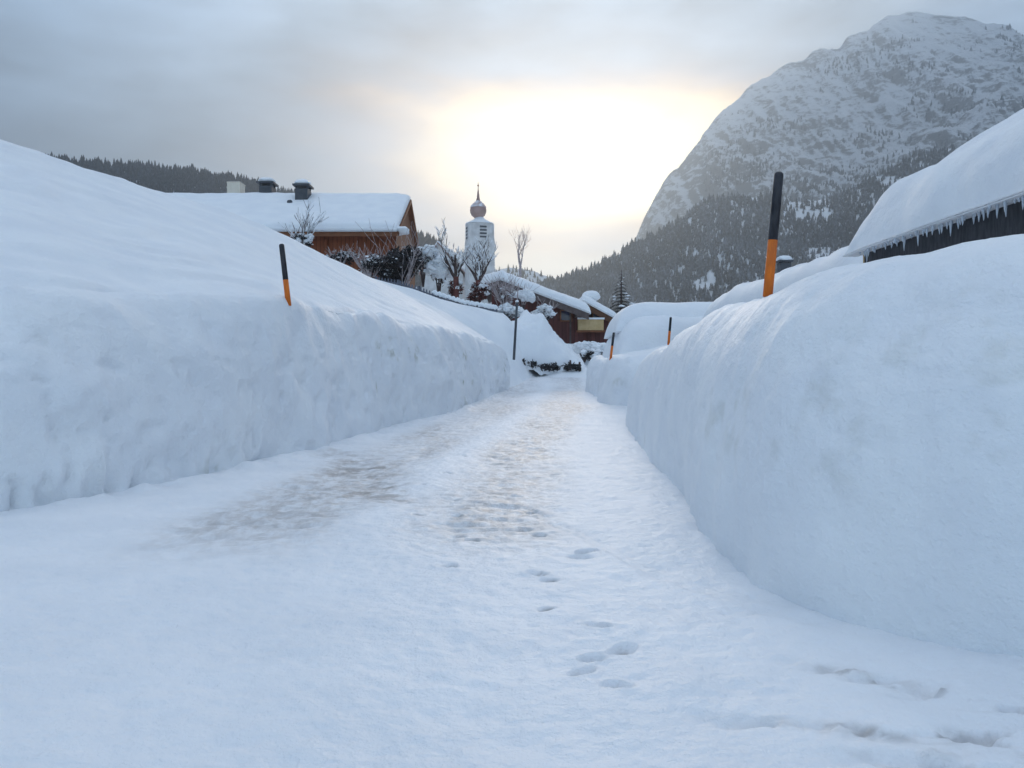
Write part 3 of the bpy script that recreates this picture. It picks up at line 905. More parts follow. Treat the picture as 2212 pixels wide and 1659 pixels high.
# ---- red barn with an annex at the end of the road
def barn():
    root = thing('barn', 'dark red timber barn with a thick slanting snow roof at the road end', 'barn', (1.5, 43, 2.6))
    d0 = 41.5
    apx = P(1078, 602, d0)
    eav = P(1272, 676, d0)
    sl_ = (apx.z - eav.z) / (eav.x - apx.x)
    dep = 9.0
    xl = apx.x - .8
    wy = d0 + .9
    def rz(x): return apx.z - abs(x - apx.x) * sl_
    wr = P(1262, 0, wy).x
    wl = apx.x - .4
    w = MB().prism([(wl, wy, 1.5), (wr, wy, 1.5), (wr, wy, rz(wr) - .2), (apx.x, wy, apx.z - .2), (wl, wy, rz(wl) - .2)], (0, dep - 1.6, 0))
    part(w, 'wall', M['darkwood'], root)
    rf = MB()
    for xx in (eav.x, xl):
        rf.hexa([(apx.x, d0, apx.z - .2), (xx, d0, rz(xx) - .2), (xx, d0 + dep, rz(xx) - .2), (apx.x, d0 + dep, apx.z - .2)],
                [(apx.x, d0, apx.z), (xx, d0, rz(xx)), (xx, d0 + dep, rz(xx)), (apx.x, d0 + dep, apx.z)])
    part(rf, 'roof', M['verge'], root)
    vb = MB()
    for xx in (eav.x, xl):
        vb.hexa([(apx.x, d0 - .06, apx.z - .36), (xx, d0 - .06, rz(xx) - .36), (xx, d0 - .003, rz(xx) - .36), (apx.x, d0 - .003, apx.z - .36)],
                [(apx.x, d0 - .06, apx.z), (xx, d0 - .06, rz(xx)), (xx, d0 - .003, rz(xx)), (apx.x, d0 - .003, apx.z)])
    part(vb, 'verge_board', M['verge'], root)
    # purlin ends
    for f in (.12, .5, .88):
        x = apx.x + (eav.x - apx.x) * f
        part(MB().box((x, d0 + .45, rz(x) - .32), (.2, .9, .2)), 'purlin', M['verge'], root)
    snow_slab('roof_snow', [(apx.x - .1, d0 - .12, apx.z), (eav.x + .1, d0 - .12, rz(eav.x + .1)), (eav.x + .1, d0 + dep, rz(eav.x)), (apx.x - .1, d0 + dep, apx.z)], .62, root, 70, 50, 4, .035, 5.0)
    snow_slab('roof_snow', [(xl - .1, d0 - .12, rz(xl - .1)), (apx.x + .3, d0 - .12, apx.z), (apx.x + .3, d0 + dep, apx.z), (xl - .1, d0 + dep, rz(xl))], .62, root, 50, 40, 4, .035, 6.0)
    # annex with its own roof
    ay = d0 + .55
    a0 = P(1258, 650, ay)
    a1 = P(1332, 690, ay)
    ax1 = P(1317, 0, ay + .5).x
    s2 = (a0.z - a1.z) / (a1.x - a0.x)
    az_ = lambda x: a0.z - (x - a0.x) * s2
    part(MB().prism([(wr + .003, ay + .5, 1.5), (ax1, ay + .5, 1.5), (ax1, ay + .5, az_(ax1) - .15), (wr + .003, ay + .5, az_(wr) - .15)], (0, 5.5, 0)), 'annex_wall', M['darkwood'], root)
    part(MB().hexa([(a0.x, ay, a0.z - .15), (a1.x, ay, a1.z - .15), (a1.x, ay + 6.5, a1.z - .15), (a0.x, ay + 6.5, a0.z - .15)],
                   [(a0.x, ay, a0.z), (a1.x, ay, a1.z), (a1.x, ay + 6.5, a1.z), (a0.x, ay + 6.5, a0.z)]), 'annex_roof', M['verge'], root)
    part(MB().hexa([(a0.x, ay - .05, a0.z - .34), (a1.x, ay - .05, a1.z - .34), (a1.x, ay - .003, a1.z - .34), (a0.x, ay - .003, a0.z - .34)],
                   [(a0.x, ay - .05, a0.z), (a1.x, ay - .05, a1.z), (a1.x, ay - .003, a1.z), (a0.x, ay - .003, a0.z)]), 'annex_verge_board', M['gablewood'], root)
    snow_slab('annex_roof_snow', [(a0.x, ay - .1, a0.z), (a1.x + .08, ay - .1, az_(a1.x + .08)), (a1.x + .08, ay + 6.5, a1.z), (a0.x, ay + 6.5, a0.z)], .45, root, 40, 40, 4, .03, 8.0)
    c = P(1277, 640, ay + 1.4)
    part(MB().blob(c, (.5, .6, .3), 2.0, .15), 'roof_snow_lump', SNOW, root, True)
    # pale boarded balcony, its rail and windows
    b0, b1 = P(1249, 690, wy - .45), P(1304, 713, wy - .45)
    part(MB().box(((b0.x + b1.x) / 2, wy - .42, (b0.z + b1.z) / 2), (b1.x - b0.x, .08, b0.z - b1.z)), 'balcony_front', M['paleboard'], root)
    part(MB().box(((b0.x + b1.x) / 2, wy - .2, b1.z - .06), (b1.x - b0.x + .16, .52, .09)), 'balcony_floor', M['fascia'], root)
    part(MB().box((b0.x + .03, wy - .2, (b0.z + b1.z) / 2), (.06, .36, b0.z - b1.z)), 'balcony_side', M['paleboard'], root)
    part(MB().box((b1.x - .03, wy - .2, (b0.z + b1.z) / 2), (.06, .36, b0.z - b1.z)), 'balcony_side', M['paleboard'], root)
    part(MB().box(((b0.x + b1.x) / 2, wy - .42, b0.z + .05), (b1.x - b0.x + .08, .16, .09)), 'balcony_snow', SNOW, root)
    for px in (1223, 1262, 1290):
        q = P(px, 678, wy if px < 1262 else wy)
        if px == 1223:
            wo = part(MB().box((q.x, wy - .03, q.z - .1), (.66, .06, .62)), 'window', M['fascia'], root)
            part(MB().box((q.x, wy - .064, q.z - .1), (.52, .012, .48)), 'pane', M['glass'], root, False, wo)
        else:
            wo = part(MB().box((q.x, wy - .03, q.z - .08), (.52, .06, .42)), 'window', M['fascia'], root)
            part(MB().box((q.x, wy - .064, q.z - .08), (.42, .012, .32)), 'pane', M['glass'], root, False, wo)
    part(MB().box((P(1232, 0, wy).x, wy - .05, 3.3), (.09, .06, 2.8)), 'post', M['verge'], root)
barn()

# ---- church
def church():
    D = 170.0
    c = P(1036, 600, D)
    z0 = 9.0
    root = thing('church', 'white church with an onion-domed tower standing behind the bare trees', 'church', (c.x, D, z0))
    k = D / F
    zt = P(0, 487, D).z
    rot = Matrix.Rotation(R(13), 3, 'Z')
    tw = MB()
    hw = 2.72
    zc = P(0, 524, D).z
    sq = [Vector((-hw, -hw, 0)), Vector((hw, -hw, 0)), Vector((hw, hw, 0)), Vector((-hw, hw, 0))]
    def lvl(z, ch):
        out = []
        for i in range(4):
            p_, q_ = sq[i], sq[(i + 1) % 4]
            d_ = (q_ - p_).normalized()
            out += [p_ + d_ * ch, q_ - d_ * ch]
        return [rot @ v + Vector((c.x, D, z)) for v in out]
    rings = [lvl(z0, .05), lvl(zc, .05), lvl(zc + 1.2, .75), lvl(zt, .75)]
    vs = [v for r_ in rings for v in r_]
    fs = [(i * 8 + j, i * 8 + (j + 1) % 8, (i + 1) * 8 + (j + 1) % 8, (i + 1) * 8 + j) for i in range(3) for j in range(8)]
    tw.add(vs, fs)
    part(tw, 'tower', M['plaster'], root)
    # louvred belfry openings on two faces
    for a in (0, -90):
        rr = rot @ Matrix.Rotation(R(a), 3, 'Z')
        zc2 = P(0, 505, D).z
        fr = MB().box(Vector((c.x, D, zc2)) + rr @ Vector((.25, -hw - .02, 0)), (1.7, .08, 2.9), rr)
        fo = part(fr, 'belfry_window', M['plaster'], root)
        lm = MB()
        for i in range(4):
            lm.box(Vector((c.x, D, zc2 - 1.05 + i * .7)) + rr @ Vector((.25, -hw - .09, 0)), (1.45, .1, .36), rr)
        part(lm, 'louvre', M['slate'], root, False, fo)
    co = MB().lathe((c.x, D, zt), [(hw * 1.02, -.35), (hw * 1.13, -.1), (hw * 1.15, .12), (hw * 1.0, .2)], 8, R(22.5 + 13))
    part(co, 'cornice', M['plaster'], root)
    sk = MB().lathe((c.x, D, zt), [(hw * 1.13, .16), (hw * 1.1, .36), (hw * .8, .75), (hw * .5, 1.2), (hw * .36, 1.55), (hw * .3, 1.75)], 16)
    part(sk, 'tower_roof_snow', SNOW, root, True)
    zo = P(0, 454, D).z
    r0 = 1.75
    prof = [(.66, -2.1), (.7, -1.75), (.98, -1.5), (1.42, -1.1), (1.70, -.45), (1.75, .05), (1.62, .6), (1.30, 1.1), (.86, 1.5), (.5, 1.8), (.3, 2.2)]
    part(MB().lathe((c.x - .3, D, zo), prof, 24), 'onion_dome', M['copper'], root, True)
    cap = [(1.72, .5), (1.66, .7), (1.36, 1.16), (.92, 1.58), (.54, 1.9), (.3, 2.1)]
    sc = MB().lathe((c.x - .3, D, zo), cap, 24)
    part(sc, 'dome_snow', flat_mat('thin_snow', (.34, .22, .2), (.84, .85, .88), 0.9, .8), root, True)
    part(MB().lathe((c.x - .3, D, zo), [(.5, 1.85), (.3, 2.6), (.2, 3.6), (.1, 4.4), (.05, 5.2), (.05, 5.9)], 12), 'spire', M['copper'], root, True)
    part(MB().lathe((c.x - .3, D, zo + 5.2), [(.05, -.22), (.2, -.1), (.22, 0), (.2, .1), (.05, .22)], 10), 'spire_ball', M['copper'], root, True)
    # nave: white gable and a snow-laden roof left of the tower
    a = P(946, 523, D + 2)
    l, r = P(905, 590, D + 2), P(1006, 590, D + 2)
    zb = z0
    part(MB().prism([(l.x + .6, D + 2, zb), (r.x - .6, D + 2, zb), (r.x - .6, D + 2, r.z - .3), (a.x, D + 2, a.z - .3), (l.x + .6, D + 2, l.z - .3)], (0, 22, 0)), 'nave_wall', M['plaster'], root)
    rf = MB()
    for e in (l, r):
        rf.hexa([(a.x, D + 1.4, a.z - .3), (e.x, D + 1.4, e.z - .3), (e.x, D + 24.6, e.z - .3), (a.x, D + 24.6, a.z - .3)], [(a.x, D + 1.4, a.z), (e.x, D + 1.4, e.z), (e.x, D + 24.6, e.z), (a.x, D + 24.6, a.z)])
    part(rf, 'nave_roof', M['copper'], root)
    snow_slab('nave_roof_snow', [(a.x, D + 1.3, a.z), (r.x, D + 1.3, r.z), (r.x, D + 24.6, r.z), (a.x, D + 24.6, a.z)], .7, root, 30, 30, 4, .05, 2)
    snow_slab('nave_roof_snow', [(l.x, D + 1.3, l.z), (a.x, D + 1.3, a.z), (a.x, D + 24.6, a.z), (l.x, D + 24.6, l.z)], .7, root, 30, 30, 4, .05, 3)
church()

# ---- low house on the right under a great pillow of snow
def pillow_house():
    root = thing('house', 'low house at right under a huge pillow of snow, with icicles along its dark eave', 'house', (7.4, 8.5, 1.5))
    xe, ze = 5.36, 2.89
    y0, y1 = 2.0, 12.1
    sl_ = .69
    xr = 11.0
    zr = ze + (xr - xe) * sl_
    part(MB().hexa([(xe + .9, y0 + .5, .0), (xr, y0 + .5, .0), (xr, y1 - .7, .0), (xe + .9, y1 - .7, .0)],
                   [(xe + .9, y0 + .5, ze + .9 * sl_ - .22), (xr, y0 + .5, zr - .22), (xr, y1 - .7, zr - .22), (xe + .9, y1 - .7, ze + .9 * sl_ - .22)]), 'wall', M['darkwood'], root)
    part(MB().hexa([(xe, y0, ze - .16), (xr, y0, zr - .16), (xr, y1, zr - .16), (xe, y1, ze - .16)], [(xe, y0, ze), (xr, y0, zr), (xr, y1, zr), (xe, y1, ze)]), 'roof', M['slate'], root)
    part(MB().box((xe - .03, (y0 + y1) / 2, ze - .17), (.05, y1 - y0, .34)), 'eave_board', M['black'], root)
    part(MB().box((xe + .16, y1 + .06, ze - .02), (.2, .5, .2)), 'rafter_end', M['paleboard'], root)
    # the pillow: loft across the slope with a hanging lip
    n, m = 150, 110
    v = np.linspace(0, 1, n)
    yy = y0 + (y1 + .35 - y0) * (1 - (1 - v) ** 1.35)
    s = np.concatenate([np.linspace(0, 1, 46), 1 + np.linspace(0, 1, m - 45)[1:] ** 1.0])
    Yg, Sg = np.meshgrid(yy, s, indexing='ij')
    end = np.clip((y1 + .35 - Yg) / 1.1, 0, 1)
    ef = np.sqrt(np.clip(1 - (1 - end) ** 2.2, 0, 1))
    T = .76 * ef + .02
    th = np.clip(Sg, 0, 1) * math.pi * .5
    lipx = xe - .26 + .72 * (1 - np.cos(th))
    lipz = ze + .02 + (T + .19) * np.sin(th) ** .9
    run = np.clip(Sg - 1, 0, 1)
    X = np.where(Sg <= 1, lipx, xe + .46 + (xr - xe - .46) * run)
    Z = np.where(Sg <= 1, lipz, ze + .02 + T + .19 + (xr - xe - .46) * run * sl_ * (1 - .18 * run) * 1.0)
    Z -= .0
    Z += (.05 * fbm(X * .8, Yg * .8, 0, 3) + .02 * fbm(X * 2.5, Yg * 2.5, 3, 3)) * np.clip(Sg, .0, 1)
    X += .04 * fbm(Yg * 1.2, Z * 1.5, 7, 3) * (Sg < 1)
    # far end closes down on to the roof
    top = np.stack([X, Yg, Z], -1)
    base = top.copy()
    base[..., 2] = ze + np.clip(X - xe, 0, 20) * sl_ + .015
    base[..., 0] = np.maximum(base[..., 0], xe - .26)
    k = np.clip((1 - ef), 0, 1)[..., None]
    top = top * (1 - k) + base * k
    i = np.arange(n * m).reshape(n, m) if top.shape[1] == m else np.arange(top.shape[0] * top.shape[1]).reshape(top.shape[:2])
    j = i + i.size
    Q = [np.stack([i[:-1, :-1], i[1:, :-1], i[1:, 1:], i[:-1, 1:]], -1).reshape(-1, 4), np.stack([j[:-1, :-1], j[:-1, 1:], j[1:, 1:], j[1:, :-1]], -1).reshape(-1, 4)]
    for r0, r1 in ((i[:, 0], j[:, 0]), (i[:, -1], j[:, -1]), (i[0], j[0]), (i[-1], j[-1])):
        Q.append(np.stack([r0[:-1], r0[1:], r1[1:], r1[:-1]], -1))
    base[..., 2] -= .01
    o = link('roof_snow', raw_mesh('roof_snow', np.concatenate([top.reshape(-1, 3), base.reshape(-1, 3)]), np.concatenate(Q)), SNOW)
    under(root, o)
    # icicles
    rnd = random.Random(5)
    y = 6.2
    proto = []
    for q in range(5):
        L = .04 + .035 * q
        mb = MB().tube([(0, 0, .03), (0, 0, -L * .3), (.003, .002, -L * .7), (.004, 0, -L)], [.02, .015, .009, .002], 7)
        o = mb.build('icicle', M['ice'], None, True)
        proto.append(o)
    k = 0
    while y < y1 - .1 and k < 84:
        src = proto[min(4, int(abs(rnd.gauss(0, 2.0))))]
        o = src if src.parent is None and src.name in [q.name for q in proto] and not src.get('used') else src.copy()
        if o is src:
            src['used'] = 1
        else:
            COL.objects.link(o)
            if 'used' in o.keys(): del o['used']
        o.parent = root
        o.location = (xe - .18 + rnd.uniform(-.06, .06) - root.location.x, y - root.location.y, ze + .0 - root.location.z)
        o.rotation_euler = (0, 0, rnd.uniform(0, 6))
        y += rnd.uniform(.045, .10)
        k += 1
    for q in proto:
        if not q.get('used'):
            bpy.data.objects.remove(q)
        elif 'used' in q.keys():
            del q['used']
pillow_house()

# ---- lower snow roof behind it, with a chimney
def low_house():
    root = thing('house', 'low snow-covered house behind the right bank, with a dark capped chimney', 'house', (9.5, 19, 1.5))
    xe, ze, y0, y1 = 5.85, 2.72, 13.4, 23.6
    xr = 10.2
    zr = ze + .9
    part(MB().hexa([(xe + .5, y0 + .4, 0), (xr + 2.5, y0 + .4, 0), (xr + 2.5, y1 - .4, 0), (xe + .5, y1 - .4, 0)],
                   [(xe + .5, y0 + .4, ze - .06), (xr + 2.5, y0 + .4, ze - .06), (xr + 2.5, y1 - .4, ze - .06), (xe + .5, y1 - .4, ze - .06)]), 'wall', M['darkwood'], root)
    part(MB().hexa([(xe, y0, ze - .05), (xr, y0, zr - .15), (xr, y1, zr - .15), (xe, y1, ze - .05)], [(xe, y0, ze + .05), (xr, y0, zr), (xr, y1, zr), (xe, y1, ze + .05)]), 'roof', M['verge'], root)
    snow_slab('roof_snow', [(xe - .2, y0 - .2, ze), (xr, y0 - .2, zr), (xr, y1 + .2, zr), (xe - .2, y1 + .2, ze)], .62, root, 60, 70, 3, .06, 4)
    q = P(1694, 572, 23.0)
    c = part(MB().box((q.x, 23.0, q.z - .85), (.3, .3, 1.8)), 'chimney', M['slate'], root)
    part(MB().box((q.x, 23.0, q.z + .09), (.4, .4, .05)), 'cap', M['slate'], root, False, c)
    part(MB().blob((q.x, 23.0, q.z + .16), (.22, .22, .1), 2, .2), 'snow_cap', SNOW, root, True, c)
low_house()

# ---- soft two-tier heap of snow on the right
def soft_heap():
    q = [(0, 0)]
    root = thing('snow_heap', 'broad two-tiered snow heap with rounded edges behind the third marker pole', 'snow heap', (5.2, 25.5, 1.6))
    a, b = P(1318, 0, 25).x, 8.6
    snow_slab('lower_tier', [(a + .0, 23.4, 1.2), (b, 23.4, 1.2), (b, 29.5, 1.2), (a + .15, 29.5, 1.2)], 1.62, root, 80, 60, 2.4, .03, 3)
    snow_slab('upper_tier', [(a + .12, 24.6, 2.35), (b, 24.6, 2.35), (b, 29.3, 2.35), (a + .3, 29.3, 2.35)], 0.98, root, 80, 60, 2.4, .03, 7)
soft_heap()

# ------------------------------------------------------------------ marker poles
from mathutils.bvhtree import BVHTree
def bank_tree():
    V, Q, b = [], [], 0
    for G, o in BANKS:
        n, m = G.shape[:2]
        i = np.arange(n * m).reshape(n, m) + b
        V.append(G.reshape(-1, 3))
        Q.append(np.stack([i[:-1, :-1], i[1:, :-1], i[1:, 1:], i[:-1, 1:]], -1).reshape(-1, 4))
        b += n * m
    return BVHTree.FromPolygons(np.concatenate(V).tolist(), np.concatenate(Q).tolist())
BVH = bank_tree()
def bank_depth(px, py, d):
    o = Vector((0, 0, H))
    h = BVH.ray_cast(o, (P(px, py, 10) - o).normalized())
    return h[0].y if h[0] is not None else d
def pole(base, top, split, dia, d, label, group='snow marker poles along the road', upper=True):
    d = bank_depth(base[0], base[1], d) + dia * .35
    b, t_ = P(*base, d), P(*top, d)
    ax = (t_ - b)
    n = ax.normalized()
    root = thing('snow_pole', label, 'marker pole', b, group)
    s = b + ax * split
    r = dia / 2
    dn = b - n * .03
    low = MB().tube([dn, s], [r * 1.02, r], 14)
    part(low, 'orange_section', M['orange'], root, True)
    up = MB().tube([s - n * .004, s, t_ - n * .025, t_ - n * .008, t_], [r * .9, r * 1.005, r * .97, r * .85, r * .55], 14)
    part(up, 'black_section', M['black'], root, True)
    for o in root.children:
        for p_ in o.data.polygons:
            p_.use_smooth = len(p_.vertices) == 4
    return root
pole((1659, 632), (1683, 372), .435, .068, 5.7, 'tall orange marker pole with black top, standing on the near right snow bank')
pole((623, 656), (608, 527), .40, .075, 10.85, 'leaning black and orange marker pole on the rim of the left snow bank')
pole((1444, 745), (1449, 685), .5, .070, 12.2, 'short red-orange marker pole poking from the right bank just before its bend')
pole((1319, 776), (1326, 718), .5, .070, 22.3, 'thin far marker pole in front of the two-tiered snow heap')
def thin_post():
    d = 29.5
    b = P(1110, 742, d)
    root = thing('post', 'thin dark post with a pale upper rod at the far corner of the left bank', 'post', b)
    t_ = P(1117, 652, d)
    part(MB().tube([b - Vector((0, 0, .6)), t_], [.05, .045], 10), 'dark_post', M['slate'], root)
    part(MB().tube([t_, P(1120, 612, d)], [.025, .018], 8), 'pale_rod', M['frost'], root)
    part(MB().blob(t_ + Vector((0, 0, .02)), (.065, .065, .05), 1, .2), 'snow_cap', SNOW, root, True)
thin_post()

# ------------------------------------------------------------------ plants
def branches(rnd, start, dirv, length, rad, depth, out, spread=.5, up=.25, seg=4):
    pts, rr = [Vector(start)], [rad]
    d = Vector(dirv).normalized()
    for i in range(seg):
        d = (d + Vector((rnd.uniform(-1, 1), rnd.uniform(-1, 1), rnd.uniform(-.4, .8))) * .16 + Vector((0, 0, up * .12))).normalized()
        pts.append(pts[-1] + d * (length / seg))
        rr.append(rad * (1 - .62 * (i + 1) / seg))
    out.append((pts, rr, depth))
    if depth > 0:
        for _ in range(rnd.randint(3, 4)):
            k = rnd.randint(1, seg)
            a = rnd.uniform(0, 2 * math.pi)
            side = Vector((math.cos(a), math.sin(a), rnd.uniform(.1, .9)))
            branches(rnd, pts[k], d * (1 - spread) + side * spread, length * rnd.uniform(.5, .72), rr[k] * .68, depth - 1, out, spread, up, 3)
def bare_tree(name, label, base, height, rad, seed, depth=3, fork=None, mat='bark', snow=True, spread=.5, twig='bark', group=None, clear=.25):
    rnd = random.Random(seed)
    base = Vector(base)
    root = thing(name, label, 'tree', base, group)
    segs = []
    if fork:
        tk = [base - Vector((0, 0, .5)), base + Vector((0, 0, height * clear))]
        tr = [rad * 1.2, rad]
        for dv, ln in fork:
            branches(rnd, tk[-1] - Vector((0, 0, .1)), dv, height * ln, rad * .7, depth - 1, segs, spread)
    else:
        top = base + Vector((rnd.uniform(-.05, .05), 0, 1)) * height * .55
        tk = [base - Vector((0, 0, .5)), base + Vector((0, 0, height * .25)), top]
        tr = [rad * 1.2, rad, rad * .6]
        for _ in range(6):
            f = rnd.uniform(.4, 1)
            a = rnd.uniform(0, 6.28)
            branches(rnd, tk[1].lerp(top, (f - .4) / .6), (math.cos(a) * .5, math.sin(a) * .5, 1), height * rnd.uniform(.3, .45), rad * .5, depth - 1, segs, spread)
    part(MB().tube(tk, tr, 8), 'trunk', M[mat], root, True)
    mb, sn = MB(), MB()
    for pts, rr, dp in segs:
        mb.tube(pts, [max(r_, .007) for r_ in rr], 5 if dp else 4, False)
        if snow:
            hor = abs((pts[-1] - pts[0]).normalized().z)
            if rnd.random() < (.9 if hor < .8 else .45):
                q = [p_ + Vector((0, 0, rr[i] * .7 + .012)) for i, p_ in enumerate(pts)]
                sn.tube(q, [max(r_ * .9, .014) * rnd.uniform(.8, 1.5) for r_ in rr], 5)
    part(mb, 'branches', M[twig], root)
    if snow and sn.v:
        part(sn, 'branch_snow', SNOW, root, True)['kind'] = 'stuff'
    return root
def snowy_shrub(name, label, cat, c, size, seed, nleaf, nsnow, leaf='leaf', snow=.22, lf=.13, cover=.75, twigs=0):
    rnd = random.Random(seed)
    c = Vector(c)
    root = thing(name, label, cat, c - Vector((0, 0, size[2])))
    lm, sm, tm = MB(), MB(), MB()
    lobes = []
    for _ in range(7):
        a = rnd.uniform(0, 6.28)
        q = rnd.uniform(.25, .6)
        lobes.append((Vector((math.cos(a) * q, math.sin(a) * q, rnd.uniform(-.5, .45))), rnd.uniform(.4, .62)))
    def spot(top=False):
        lb, r_ = rnd.choice(lobes)
        v = Vector((rnd.gauss(0, 1), rnd.gauss(0, 1), rnd.gauss(0, 1)))
        v.normalize()
        if top: v.z = abs(v.z)
        v = lb + v * r_ * (rnd.uniform(.8, 1.05) if top else rnd.uniform(.35, 1.0))
        return Vector((v.x * size[0], v.y * size[1], v.z * size[2]))
    for _ in range(nleaf):
        p_ = c + spot()
        a = Vector((rnd.gauss(0, 1), rnd.gauss(0, 1), rnd.gauss(0, .6))).normalized() * lf * rnd.uniform(.6, 1.4)
        b = Vector((rnd.gauss(0, 1), rnd.gauss(0, 1), rnd.gauss(0, .6))).normalized() * lf * .55
        lm.add([p_ - a, p_ + b * .7, p_ + a, p_ - b * .7], [(0, 1, 2, 3)])
    for _ in range(int(nsnow * 3.2)):
        v = spot(True)
        s_ = snow * rnd.choice((.25, .35, .45, .6, .85))
        if s_ < .1:                    # a dusting that lies on the twigs
            for _k in range(3):
                o_ = c + v + Vector((rnd.gauss(0, s_), rnd.gauss(0, s_), rnd.gauss(0, s_ * .5)))
                a = Vector((rnd.gauss(0, 1), rnd.gauss(0, 1), rnd.gauss(0, .5))).normalized() * s_ * rnd.uniform(.7, 1.5)
                b = a.cross(Vector((rnd.gauss(0, .3), rnd.gauss(0, .3), 1))) * rnd.uniform(.3, .7)
                sm.add([o_ - a, o_ + b, o_ + a, o_ - b], [(0, 1, 2, 3)])
            continue
        sm.blob(c + v, (s_ * 1.2, s_ * 1.1, s_ * .8), rnd.uniform(0, 50), .8, 2, 1.7)
    for _ in range(twigs):
        a = rnd.uniform(0, 6.28)
        segs = []
        branches(rnd, c + Vector((math.cos(a) * size[0] * .2, math.sin(a) * size[1] * .2, -size[2] * .8)), (math.cos(a) * .7, math.sin(a) * .5, 1.1), size[2] * rnd.uniform(1.1, 1.9), .022, 1, segs)
        for pts, rr, dp in segs:
            tm.tube(pts, [max(r_, .007) for r_ in rr], 4, False)
    stem = MB()
    for k in range(4):
        a = k * 1.6
        stem.tube([c + Vector((0, 0, -size[2] - .4)), c + Vector((math.cos(a) * size[0] * .3, math.sin(a) * size[1] * .3, size[2] * .1))], [.05, .02], 6)
    part(stem, 'stem', M['bark'], root)
    if lm.v: part(lm, 'foliage', M[leaf], root)
    if tm.v: part(tm, 'twigs', M['frost'], root)
    if sm.v: part(sm, 'snow_cover', SNOW, root, True)['kind'] = 'stuff'
    return root
def conifer(name, label, base, height, radius, seed, tiers=13, snow=True, group=None):
    rnd = random.Random(seed)
    base = Vector(base)
    root = thing(name, label, 'conifer', base, group)
    part(MB().tube([base - Vector((0, 0, .4)), base + Vector((0, 0, height))], [radius * .1, .015], 8), 'trunk', M['bark'], root)
    cm, sm = MB(), MB()
    for t_ in range(tiers):
        f = t_ / (tiers - 1)
        z = height * (.12 + .86 * f)
        r_ = radius * (1 - f) ** .85 + .05
        nb = int(9 - 4 * f)
        for k in range(nb):
            a = 6.283 * k / nb + rnd.uniform(-.3, .3) + t_
            L = r_ * rnd.uniform(.7, 1.15)
            dv = Vector((math.cos(a), math.sin(a), 0))
            sd_ = Vector((-dv.y, dv.x, 0))
            p0 = base + Vector((0, 0, z))
            p1 = p0 + dv * L * .55 + Vector((0, 0, -.10 * L))
            p2 = p0 + dv * L + Vector((0, 0, -.38 * L))
            w = L * .26
            for q in range(7):
                fr = (q + .5) / 7
                c_ = p0.lerp(p1, min(1, fr * 1.8)) if fr < .55 else p1.lerp(p2, (fr - .55) / .45)
                ww = w * (1 - .6 * fr) * rnd.uniform(.6, 1.3)
                for s in (-1, 1):
                    tip = c_ + sd_ * s * ww + dv * ww * .8 + Vector((0, 0, -ww * rnd.uniform(.2, .6)))
                    cm.add([c_ + dv * .05 * L, c_ - dv * .07 * L, tip], [(0, 1, 2)])
                    cm.add([c_ + Vector((0, 0, .03)), c_ - dv * .04 * L, c_ + dv * .1 * L + Vector((0, 0, -ww * .9))], [(0, 1, 2)])
            if snow and rnd.random() < .25:
                c_ = p0.lerp(p2, rnd.uniform(.55, .85))
                sm.blob(c_ + Vector((0, 0, .03)), (L * .22, L * .22, L * .09), rnd.uniform(0, 40), .4, 1)
    part(cm, 'crown', M['needle'], root)
    if sm.v: part(sm, 'crown_snow', SNOW, root, True)
    return root

# bush by the chalet wall and the evergreens beside it
bare_tree('bush', 'leafless snow-dusted bush in front of the chalet eave', P(652, 545, 36.0), 2.3, .05, 21, 3, [((-.35, .1, 1), .6), ((.3, 0, 1), .7), ((.05, .2, 1), .6), ((-.15, -.2, 1), .55), ((.5, .1, 1), .5)], 'bark', True, .4, 'bark', clear=.08)['category'] = 'bush'
snowy_shrub('shrub', 'grey snow-crusted round shrub between the chalet and the dark evergreen', 'shrub', P(800, 575, 35.5), (.85, .7, .6), 4, 900, 44, 'leaf', .115, .10, .7, 24)
snowy_shrub('shrub', 'tall dark evergreen shrub with snow clumps beside the chalet gable', 'shrub', P(868, 574, 36.0), (1.15, .9, 1.2), 9, 4200, 60, 'leaf', .10, .13, .7, 16)
snowy_shrub('shrub', 'low snow-covered shrub under the chalet wall', 'shrub', P(735, 556, 36.0), (.9, .6, .35), 14, 700, 34, 'leaf', .115, .10, .7, 14)
snowy_shrub('shrub', 'small dark shrub under the left end of the chalet eave', 'shrub', P(655, 520, 35.6), (.55, .5, .35), 18, 350, 26, 'leaf', .14, .10)
snowy_shrub('shrub', 'white snow-laden tree top rising beside the chalet gable', 'shrub', P(914, 562, 37.6), (.6, .5, .85), 23, 300, 80, 'leaf', .17, .1)
snowy_shrub('shrub', 'big white snow-buried shrub behind the picket fence', 'shrub', P(948, 588, 37.5), (.6, .6, .8), 31, 260, 120, 'leaf', .22, .1)
# pollarded trees in front of the church
bare_tree('bare_tree', 'leafless forked tree with snowy branches left of the church tower', P(985, 640, 37.0), 2.0, .13, 41, 4, [((-.62, 0, 1), .62), ((-.25, .2, 1), .5), ((.12, -.1, 1), .55), ((.45, .1, .9), .5), ((.2, .3, 1), .4)], 'redbark', True, .42, 'bark', clear=.45)
bare_tree('bare_tree', 'leafless forked tree with snowy branches in front of the church tower', P(1033, 648, 36.5), 2.0, .12, 47, 4, [((-.5, 0, 1), .5), ((-.15, .2, 1), .5), ((.25, -.1, 1), .55), ((.65, .1, .9), .66), ((.1, .3, 1), .45)], 'redbark', True, .42, 'bark', clear=.45)
bare_tree('bare_tree', 'slender bare tree standing against the bright sky behind the barn roof', P(1124, 620, 80), 5.0, .13, 53, 4, [((-.3, .1, 1), .42), ((.05, .2, 1), .45), ((.35, 0, 1), .42)], 'frost', False, .36, 'frost', clear=.42)
